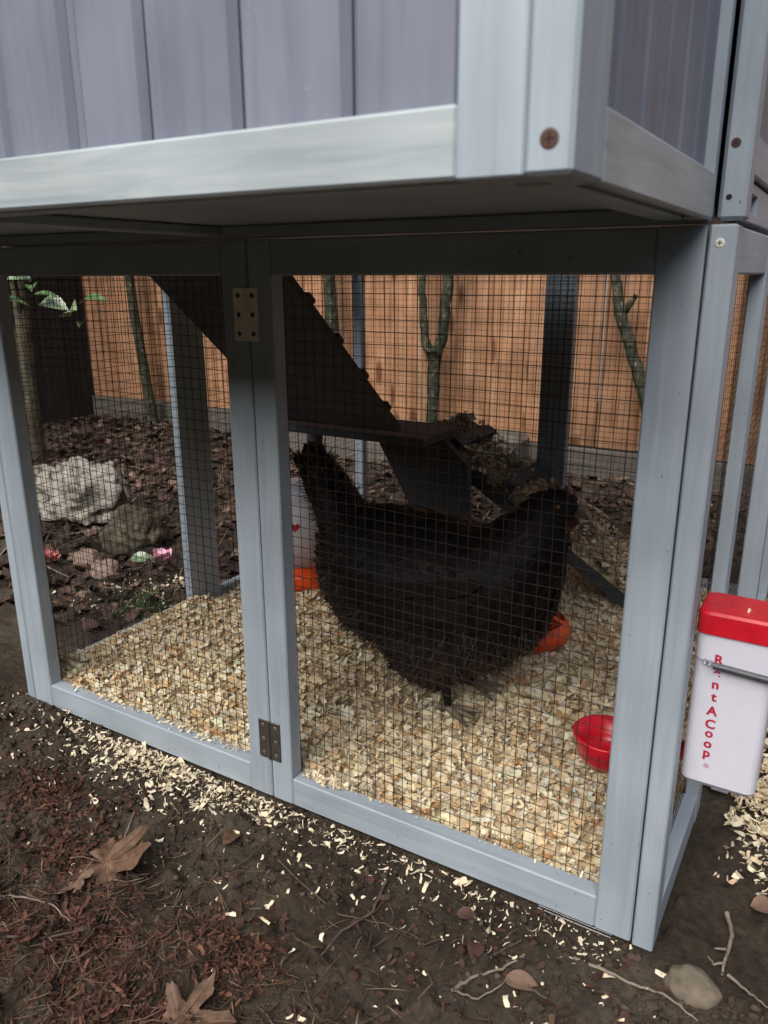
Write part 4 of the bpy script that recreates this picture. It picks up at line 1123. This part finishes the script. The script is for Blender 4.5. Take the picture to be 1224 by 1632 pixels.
litter('leaf_litter', np.stack([px_, py_, hfun(px_, py_) + RNG.uniform(0.002, 0.012, n)], 1), RNG.uniform(0.02, 0.06, n), RNG.uniform(0.012, 0.035, n), 1.4,
       [(.085, .05, .038), (.05, .032, .025), (.12, .075, .055), (.17, .115, .085), (.06, .035, .03), (.03, .022, .018)], 0.4, 73, [0.1, 0.8, 1, 0.75, 0.05], 'dark brown leaf litter on the ground between coop and fence', 'leaf litter')
n = 800
px_ = RNG.uniform(-3.0, 0.6, n); py_ = RNG.uniform(0.3, 1.9, n); k_ = ~((px_ > -1.0) & (px_ < 0.06) & (py_ < 1.03)); px_, py_ = px_[k_], py_[k_]; n = len(px_)
litter('fine_sticks', np.stack([px_, py_, hfun(px_, py_) + RNG.uniform(0.006, 0.018, n)], 1), RNG.uniform(0.05, 0.2, n), RNG.uniform(0.002, 0.005, n), 0.5,
       [(.16, .11, .08), (.09, .06, .045), (.24, .19, .14)], 0.1, 74, [0.5, 1, 1, 0.9, 0.4], 'thin dead sticks lying over the leaf litter behind the coop', 'sticks')
n = 140
px_ = RNG.normal(-1.09, 0.035, n); py_ = RNG.normal(0.36, 0.03, n)
rg = np.random.default_rng(75); T = np.stack([rg.normal(0, .5, n), rg.normal(0, .5, n), np.ones(n)], 1); T /= np.linalg.norm(T, axis=1)[:, None]
B = np.cross(T, np.array([[0.3, 0.9, 0.1]])); B /= np.linalg.norm(B, axis=1)[:, None]; N = np.cross(T, B)
L = rg.uniform(0.02, 0.05, n)
V, F, k = strips(np.stack([px_, py_, hfun(px_, py_) + L * .4], 1), T, B, N, L, np.full(n, .003), rg.uniform(-1.4, 1.4, n), [1, 1, .8, .5, .1])
cc = np.ones((n, 4)); cc[:, :3] = np.array([[.045, .085, .025]]) * rg.uniform(.6, 1.5, (n, 1))
tag(np_object('grass_tuft', V, F, LIT, None, np.repeat(cc, k, 0)), 'small tuft of green grass by the left mesh wall', 'grass', kind='stuff')

# ------------------------------------------------------------------ single leaves and twigs in front
def gp(u, v, dz=0.0):
    d = fwd * 1257.36 + r2 * (u - 612) - u2 * (v - 816)
    z = 0.0
    for _ in range(4):
        t = (z - CAM.z) / d.z; q = CAM + d * t
        z = float(hfun(np.array([q.x]), np.array([q.y]))[0])
    return Vector((q.x, q.y, z + dz))
BROWN = noise_mat('dry_brown_leaf', [(0.3, (0.06, 0.031, 0.018)), (0.5, (0.125, 0.068, 0.040)), (0.7, (0.20, 0.122, 0.075))], scale=70, rough=0.6, bump=0.5, dist=0.0015, spec=0.35)
PALEL = noise_mat('dry_tan_leaf', [(0.3, (0.12, 0.07, 0.048)), (0.7, (0.23, 0.145, 0.10))], scale=55, rough=0.65, bump=0.5, dist=0.0015)
DARKL = noise_mat('dry_dark_leaf', [(0.3, (0.06, 0.03, 0.024)), (0.7, (0.13, 0.07, 0.05))], scale=55, rough=0.65, bump=0.5, dist=0.0015)
def maple(name, mat, c, size, yawr, label, curl=0.25, tilt=(0, 0), seed=0, squash=1.0):
    n, rings = 90, 7
    lobes = [(0.0, 1.0), (0.95, 0.85), (-0.95, 0.85), (1.95, 0.55), (-1.95, 0.55)]
    vs = [(0, 0, 0)]; fs = []
    from mathutils import Euler
    for r_ in range(1, rings + 1):
        for k in range(n):
            a = -math.pi + 2 * math.pi * k / n
            rr = 0.42
            for (la, lr) in lobes:
                d = abs(a - la)
                rr = max(rr, lr * max(0, 1 - (d / 0.62) ** 1.05) + 0.22 * math.exp(-d * d * 2) + 0.08 * max(0, 1 - abs(d - 0.22) / 0.09) * lr)
            if abs(abs(a) - math.pi) < 0.25: rr = 0.10
            f = r_ / rings
            x_, y_ = rr * f * math.cos(a), rr * f * math.sin(a) * squash
            rr *= 1 + (0.05 * math.sin(a * 23 + seed) + 0.04 * math.sin(a * 41)) * f ** 4
            x_, y_ = rr * f * math.cos(a), rr * f * math.sin(a) * squash
            z_ = curl * (f * rr) ** 2 * (0.6 + 0.9 * math.sin(2 * a + seed)) + 0.06 * math.sin(5 * a + seed) * f + 0.16 * float(fbm(np.array([x_ * 4.0 + seed * 3]), np.array([y_ * 4.0]), 77, 3)[0]) * f - 0.05 * max(0, 1 - min(abs(a - la_) for la_, _ in lobes) / 0.10) * f
            vs.append((x_, y_, z_))
    for k in range(n): fs.append((0, 1 + k, 1 + (k + 1) % n))
    for r_ in range(rings - 1):
        for k in range(n):
            a0 = 1 + r_ * n + k; b0 = 1 + r_ * n + (k + 1) % n
            fs.append((a0, a0 + n, b0 + n, b0))
    mt = Matrix.Translation(c) @ Euler((tilt[0], tilt[1], yawr)).to_matrix().to_4x4() @ Matrix.Scale(size, 4)
    e = empty(name, c, label, 'leaf')
    MB().add([mt @ Vector(v) for v in vs], fs).build('blade', mat, e, smooth=True)
    for (la, lr) in lobes[:3]:
        k0 = int(round((la + math.pi) / (2 * math.pi) * n)) % n
        MB().tube([mt @ (Vector(vs[1 + q_ * n + k0]) + Vector((0, 0, 0.012))) for q_ in range(0, rings)], [0.00055] * (rings - 1) + [0.0002], 5).build('vein', PALEL, e)
    sp_ = [mt @ Vector(v) for v in ((0, 0, 0.0), (-0.25, 0.02, 0.03), (-0.55, 0.07, 0.04), (-0.8, 0.02, 0.03))]
    MB().tube(sp_, [0.0009, 0.0008, 0.0008, 0.001], 6).build('stalk', mat, e)
    return e
maple('maple_leaf', BROWN, gp(168, 1388, 0.012), 0.058, 0.3, 'large brown curled maple leaf on the soil at the lower left', 0.3, (0.18, -0.12), 1)
maple('maple_leaf', PALEL, gp(128, 1418, 0.014), 0.030, -1.4, 'tan maple leaf fragment in front of the large maple leaf', 0.3, (0.55, 0.2), 2)
maple('maple_leaf', BROWN, gp(98, 1466, 0.006), 0.030, 2.9, 'narrow curled brown leaf below the tan maple leaf', 0.5, (0.2, 0.1), 3, 0.5)
maple('maple_leaf', BROWN, gp(285, 1640, 0.008), 0.046, 0.5, 'brown maple leaf cut off by the bottom edge of the picture', 0.3, (0.2, -0.15), 4)
maple('maple_leaf', BROWN, gp(265, 1194, 0.010), 0.013, 1.2, 'tiny brown star shaped leaf leaning against the bottom rail', 0.3, (0.7, 0.0), 5)
def simple_leaf(name, mat, u, v, L, W, rz, label, rx=0.3, ry=0.1, curl=0.3, dz=0.006):
    o = leaf_mesh(name, mat, L, W, curl, None, gp(u, v, dz), (rx, ry, rz)); return tag(o, label, 'leaf')
simple_leaf('folded_leaf', BROWN, 372, 1338, 0.040, 0.017, 1.75, 'narrow brown folded leaf standing on the soil below the lower hinge', 0.2, 0.35)
simple_leaf('curled_leaf', DARKL, 757, 1515, 0.036, 0.018, 1.9, 'dark teardrop leaf right of centre in the soil in front', 0.3, 0.2)
simple_leaf('oval_leaf', PALEL, 832, 1573, 0.036, 0.019, 0.2, 'oval tan leaf lying at the bottom right of centre', 0.2, 0.05)
simple_leaf('red_leaf', DARKL, 744, 1464, 0.022, 0.014, 0.5, 'small reddish dark leaf close to the bottom rail', 0.3, 0.1)
simple_leaf('post_leaf', BROWN, 1022, 1502, 0.014, 0.010, 0.3, 'small brown leaf at the foot of the corner post', 0.7, 0.0)
simple_leaf('pale_flake', PALEL, 1218, 1452, 0.028, 0.022, 0.3, 'pale flake on the soil at the right edge', 0.2, 0.1)
TWIG = noise_mat('twig_bark', [(0.3, (0.055, 0.036, 0.026)), (0.7, (0.14, 0.10, 0.075))], scale=120, rough=0.8, bump=0.6, dist=0.001)
TWIGP = noise_mat('pale_twig', [(0.3, (0.13, 0.10, 0.075)), (0.7, (0.30, 0.25, 0.19))], scale=120, rough=0.8, bump=0.6, dist=0.001)
def twig(px, r, mat, label, branches=(), lift=0.003):
    def path(pp, r0, r1, m=5):
        Q = []; rr = []
        G = [gp(u, v, lift + random.uniform(0, 0.002)) for u, v in pp]
        for a in range(len(G) - 1):
            for s in range(m):
                Q.append(G[a].lerp(G[a + 1], s / m) + Vector((random.gauss(0, .0005), random.gauss(0, .0005), random.gauss(0, .0004))))
        Q.append(G[-1]); k = len(Q)
        return Q, [r0 + (r1 - r0) * i_ / (k - 1) for i_ in range(k)]
    mb = MB(); q, rr = path(px, r, r * 0.5); mb.tube(q, rr, 7, True, rough=0.1, seed=len(label))
    for b_ in branches:
        q, rr = path(b_, r * 0.7, r * 0.25); mb.tube(q, rr, 6)
    return tag(mb.build('twig', mat, None, smooth=True), label, 'twig')
twig([(445, 1375), (480, 1412), (540, 1452), (612, 1476), (668, 1500)], 0.0011, TWIG, 'long thin brown twig lying below the middle of the bottom rail')
twig([(616, 1408), (594, 1458), (545, 1490), (500, 1536)], 0.0019, TWIG, 'brown bent twig crossing the long thin twig')
twig([(0, 1432), (45, 1438), (85, 1455), (112, 1472)], 0.0014, TWIGP, 'pale twig at the left edge under the maple leaf')
twig([(0, 1506), (70, 1502), (130, 1490), (165, 1462), (186, 1432)], 0.0017, TWIG, 'curved dark twig below the maple leaf', [[(60, 1560), (120, 1525), (165, 1480), (180, 1440)]])
twig([(720, 1582), (752, 1562), (800, 1550), (836, 1526)], 0.0019, TWIGP, 'pale forked twig beside the oval tan leaf', [[(722, 1584), (760, 1596), (795, 1580), (818, 1552)]])
twig([(782, 1528), (806, 1516), (830, 1502)], 0.0016, TWIG, 'short stick just above the pale forked twig')
twig([(912, 1530), (960, 1552), (1010, 1574), (1065, 1596), (1112, 1632)], 0.0019, TWIGP, 'pale twig running to the bottom edge beside the tan stone')
twig([(1158, 1462), (1166, 1495), (1156, 1525), (1150, 1558)], 0.0026, TWIGP, 'grey branching root stub at the lower right', [[(1154, 1540), (1138, 1542), (1128, 1530)], [(1156, 1520), (1136, 1524)], [(1160, 1560), (1195, 1590), (1224, 1612)]])
twig([(360, 1396), (398, 1372), (428, 1340)], 0.0010, TWIG, 'thin straight twig next to the folded leaf')
twig([(880, 1478), (868, 1462), (850, 1470)], 0.0010, TWIG, 'tiny hooked twig beside the wire skirt', [[(868, 1462), (866, 1490)]])
twig([(320, 1545), (300, 1520), (272, 1512)], 0.0010, TWIGP, 'short pale curved twig in the needles at the lower left')
twig([(196, 1345), (208, 1318), (214, 1298)], 0.0012, TWIGP, 'short pale stem poking up above the maple leaf')
